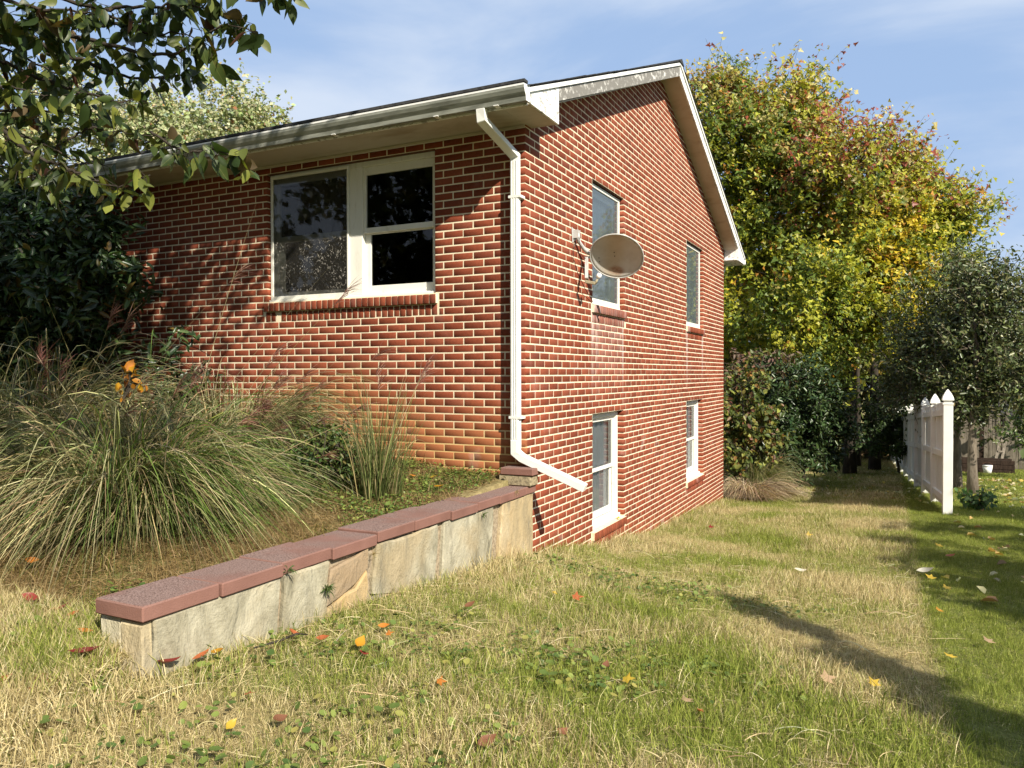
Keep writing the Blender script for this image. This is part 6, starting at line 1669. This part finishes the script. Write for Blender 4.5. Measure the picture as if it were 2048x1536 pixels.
FL = [  # u, v, size(m), colour, shape, turn, label
    (171, 1336, 0.060, 'red', 'oval', 0.25, 'large dark red fallen leaf left of the wall end'),
    (338, 1354, 0.052, 'red', 'oval', 0.9, 'dark red fallen leaf lying below the wall end, right of its corner'),
    (405, 1339, 0.042, 'rust', 'oval', 0.7, 'reddish orange fallen leaf beside the bright orange round one'),
    (437, 1330, 0.038, 'gold', 'oval', -0.4, 'bright orange round fallen leaf at the foot of the wall'),
    (171, 1290, 0.034, 'orange', 'oval', 0.0, 'pale orange fallen leaf just left of the wall end face'),
    (66, 1143, 0.042, 'orange', 'oval', 0.1, 'orange fallen leaf under the drooping ornamental grass'),
    (62, 1220, 0.042, 'red', 'oval', 0.1, 'dull red fallen leaf in the flattened straw of the bed'),
    (126, 1240, 0.034, 'red', 'oval', 0.4, 'small red fallen leaf touching an orange-brown one, left of the wall'),
    (104, 1243, 0.032, 'rust', 'star', 0.4, 'orange-brown crumpled fallen leaf beside the small red one'),
    (147, 1253, 0.028, 'rust', 'oval', 0.8, 'small rusty fallen leaf nearest the cap corner on the left'),
    (36, 1317, 0.030, 'brown', 'oval', 0.2, 'small brown fallen leaf near the left edge of the lawn'),
    (6, 1392, 0.040, 'rust', 'oval', 1.1, 'red-orange fallen leaf cut by the left edge of the picture'),
    (92, 1392, 0.050, 'brown', 'oval', 0.5, 'long brown fallen leaf among clover at bottom left'),
    (51, 1417, 0.040, 'rust', 'oval', 0.3, 'rust-coloured fallen leaf lowest at bottom left'),
    (720, 1311, 0.046, 'gold', 'oval', 1.4, 'orange-yellow upright fallen leaf with a red leaf at its tip'),
    (727, 1331, 0.026, 'red', 'oval', 0.6, 'bright red fallen leaf touching the orange-yellow upright one'),
    (496, 1417, 0.032, 'rust', 'star', 0.2, 'curled orange-brown fallen leaf in dry straw in the middle foreground'),
    (559, 1469, 0.034, 'brown', 'oval', 1.0, 'dark brown curled fallen leaf in the dry foreground straw'),
    (462, 1481, 0.028, 'yellow', 'oval', 1.2, 'small yellow fallen leaf in the foreground straw'),
    (646, 1300, 0.032, 'rust', 'oval', 0.1, 'dusty pink-red fallen leaf midway between the wall and the orange-yellow leaf'),
    (587, 1290, 0.036, 'rust', 'oval', 0.9, 'rusty fallen leaf lying by a dark stick below the wall'),
    (768, 1274, 0.030, 'orange', 'oval', 0.1, 'upper of two small orange fallen leaves right of centre near the clover'),
    (777, 1290, 0.030, 'orange', 'star', 0.3, 'lower of two small orange fallen leaves right of centre near the clover'),
    (1152, 1213, 0.052, 'rust', 'star', 0.1, 'orange lobed fallen leaf on the open lawn below the basement window'),
    (1109, 1205, 0.034, 'yellow', 'oval', 1.4, 'thin yellow fallen leaf standing beside the orange lobed one'),
    (1254, 1384, 0.044, 'yellow', 'star', -0.4, 'bright yellow lobed fallen leaf in green grass of the foreground'),
    (880, 1389, 0.030, 'orange', 'star', 0.0, 'small orange lobed fallen leaf in the dry patch of the foreground'),
    (940, 1230, 0.036, 'brown', 'oval', 0.5, 'dark red-brown fallen leaf on the lawn right of the clover'),
    (1212, 1354, 0.032, 'brown', 'oval', 1.2, 'brown fallen leaf just above the bright yellow lobed one'),
    (1372, 1427, 0.042, 'tan', 'star', 0.5, 'olive-tan fallen leaf at the lower edge of the green foreground grass'),
    (1400, 1449, 0.030, 'rust', 'oval', 1.1, 'small rusty fallen leaf just under the olive-tan one'),
    (974, 1515, 0.042, 'brown', 'oval', 0.6, 'brown fallen leaf at the bottom edge, left of two others'),
    (1124, 1495, 0.036, 'brown', 'oval', 1.0, 'dark brown fallen leaf near the bottom edge centre'),
    (1421, 1063, 0.055, 'red', 'star', 0.2, 'bright red fallen leaf on the lawn right of the second basement window'),
    (1652, 1381, 0.055, 'tan', 'star', 0.2, 'large tan fallen leaf below the dark shadow streak'),
    (1747, 1390, 0.042, 'yellow', 'star', 0.5, 'yellow fallen leaf at the lower edge of the shadow streak'),
    (1861, 1169, 0.058, 'yellow', 'star', 0.9, 'bright yellow fallen leaf beside a pale one at the mown boundary'),
    (1851, 1156, 0.075, 'pale', 'oval', -0.3, 'pale whitish fallen leaf beside the bright yellow one'),
    (1600, 1156, 0.065, 'pale', 'oval', 0.3, 'pale fallen leaf alone in the middle of the sunny lawn'),
    (1617, 1080, 0.055, 'yellow', 'star', 0.1, 'yellow fallen leaf on the sunny lawn above the pale one'),
    (1877, 1102, 0.055, 'yellow', 'star', 0.7, 'yellow fallen leaf in the shade below the white end post'),
    (1901, 1124, 0.055, 'rust', 'oval', 0.1, 'red-brown fallen leaf in the shade, right of a yellow one'),
    (1892, 1190, 0.050, 'yellow', 'star', 0.3, 'yellow fallen leaf half shaded right of the mown boundary'),
    (1877, 1236, 0.045, 'gold', 'star', 0.3, 'golden fallen leaf on green grass, lit by the sun, above the right corner'),
    (1900, 1333, 0.045, 'yellow', 'star', 0.8, 'yellow fallen leaf on the shaded green grass near the right edge'),
    (1976, 1301, 0.050, 'tan', 'star', 0.5, 'tan-yellow fallen leaf closest to the right edge of the lawn'),
    (865, 968, 0.045, 'yellow', 'star', 0.2, 'yellow fallen leaf in the bed near the foot of the corner bricks'),
    (825, 966, 0.036, 'orange', 'oval', 0.9, 'orange fallen leaf in the bed left of the yellow one'),
    (878, 988, 0.040, 'gold', 'oval', 0.1, 'golden orange fallen leaf in the bed close behind the cap stones'),
]
LEAF_GROUP = 'fallen leaves on the grass'
for (u, v, sz, colr, shp, turn, lab) in FL:
    P = hit(u, v)
    o = D.objects.new('fallen_leaf', FM[shp]); COL.objects.link(o)
    o.location = (P[0], P[1], P[2] + 0.050 + 0.2 * sz); o.scale = (sz, sz, sz)
    o.rotation_euler = (rng.normal(0.25, 0.2), rng.normal(-0.1, 0.2), turn + YAW)
    c = np.array(FCOL[colr]) * math.exp(rng.normal(0, 0.08)); o.color = (*c.tolist(), 1)
    tag(o, lab, 'leaf', LEAF_GROUP)
# yellow leaf on the basement sill
o = D.objects.new('fallen_leaf', FM['star']); COL.objects.link(o); o.location = (0.012, 2.42, -1.955); o.scale = (0.05,) * 3; o.rotation_euler = (0.1, 0.3, 0.6); o.color = (0.62, 0.45, 0.03, 1)
tag(o, 'yellow fallen leaf resting on the brick sill of the nearer basement window', 'leaf', LEAF_GROUP)
# litter of pale leaves on the yard beyond the fence and along the dark path: too many to count
q = np.concatenate([scatter(420, 3.8, 7.5, 8.8, 16, lambda x, y: lawn_ok(x, y)), scatter(160, 0.8, 3.4, 9.0, 20, lawn_ok), scatter(90, 3.2, 5.5, 1, 9, lawn_ok)])
V, Fc, c = leaf_cloud(q + np.array([0, 0, 0.035]), 0.085 * np.exp(rng.normal(0, 0.2, len(q))), (0, 0, 2.0), (0, 0, 0), 0.7, 0.2, vary(palette([(0.52, 0.47, 0.30), (0.45, 0.34, 0.10), (0.30, 0.18, 0.08)], [0.5, 0.3, 0.2], len(q)), len(q), 0.2), 'six')
o = obj('leaf_litter', np_mesh('leaf_litter', V, Fc, {'col': c}, MAT['leaf'])); tag(o, 'scattered pale fallen leaves on the yard beyond the fence', kind='stuff')
# a dark twig by the wall and weeds rooted in its joints
P = hit(560, 1305); Q = hit(615, 1290); R0 = hit(508, 1318)
mb = MB(); mb.tube([R0 + [0, 0, .05], P + [0, 0, .055], (P + Q) / 2 + [0.01, 0.01, .07], Q + [0, 0, .05]], [0.004, 0.006, 0.005, 0.003], 6); tag(mb.build('twig', MAT['bark'], smooth=True), 'short dark twig lying on the grass below the retaining wall', 'twig')
for (u, v, n, lab) in ((651, 1180, 60, 'leafy weed rooted at the base of the wall joint'), (575, 1142, 16, 'tiny weed hanging under the second cap stone'), (965, 1033, 14, 'small weed under the cap near the house corner'), (1030, 985, 22, 'dry weed hanging below the block at the house corner'), (745, 1110, 26, 'dry straw weed in the middle joint of the wall')):
    P = onx(u, v, 0.10); root = thing('weed', lab, 'weed', tuple(P), 'weeds rooted in the retaining wall')
    B = np.zeros((n, 3)); tip = rng.normal(0, 0.020, (n, 3)) + np.array([0.018, 0, 0.0]); mid = tip * 0.5 + np.array([0.01, 0, 0.025])
    dry = 'dry' in lab
    V, Fc, c = blade_cloud(B, tip, mid, np.full(n, 0.006 if not dry else 0.0025), 3, vary((0.36, 0.28, 0.14) if dry else (0.09, 0.13, 0.04), n, 0.25), lambda t: np.sin(t * PI * 0.9 + 0.15))
    link(D.objects.new('leaves', np_mesh('leaves', V, Fc, {'col': c}, MAT['leaf'])), root)
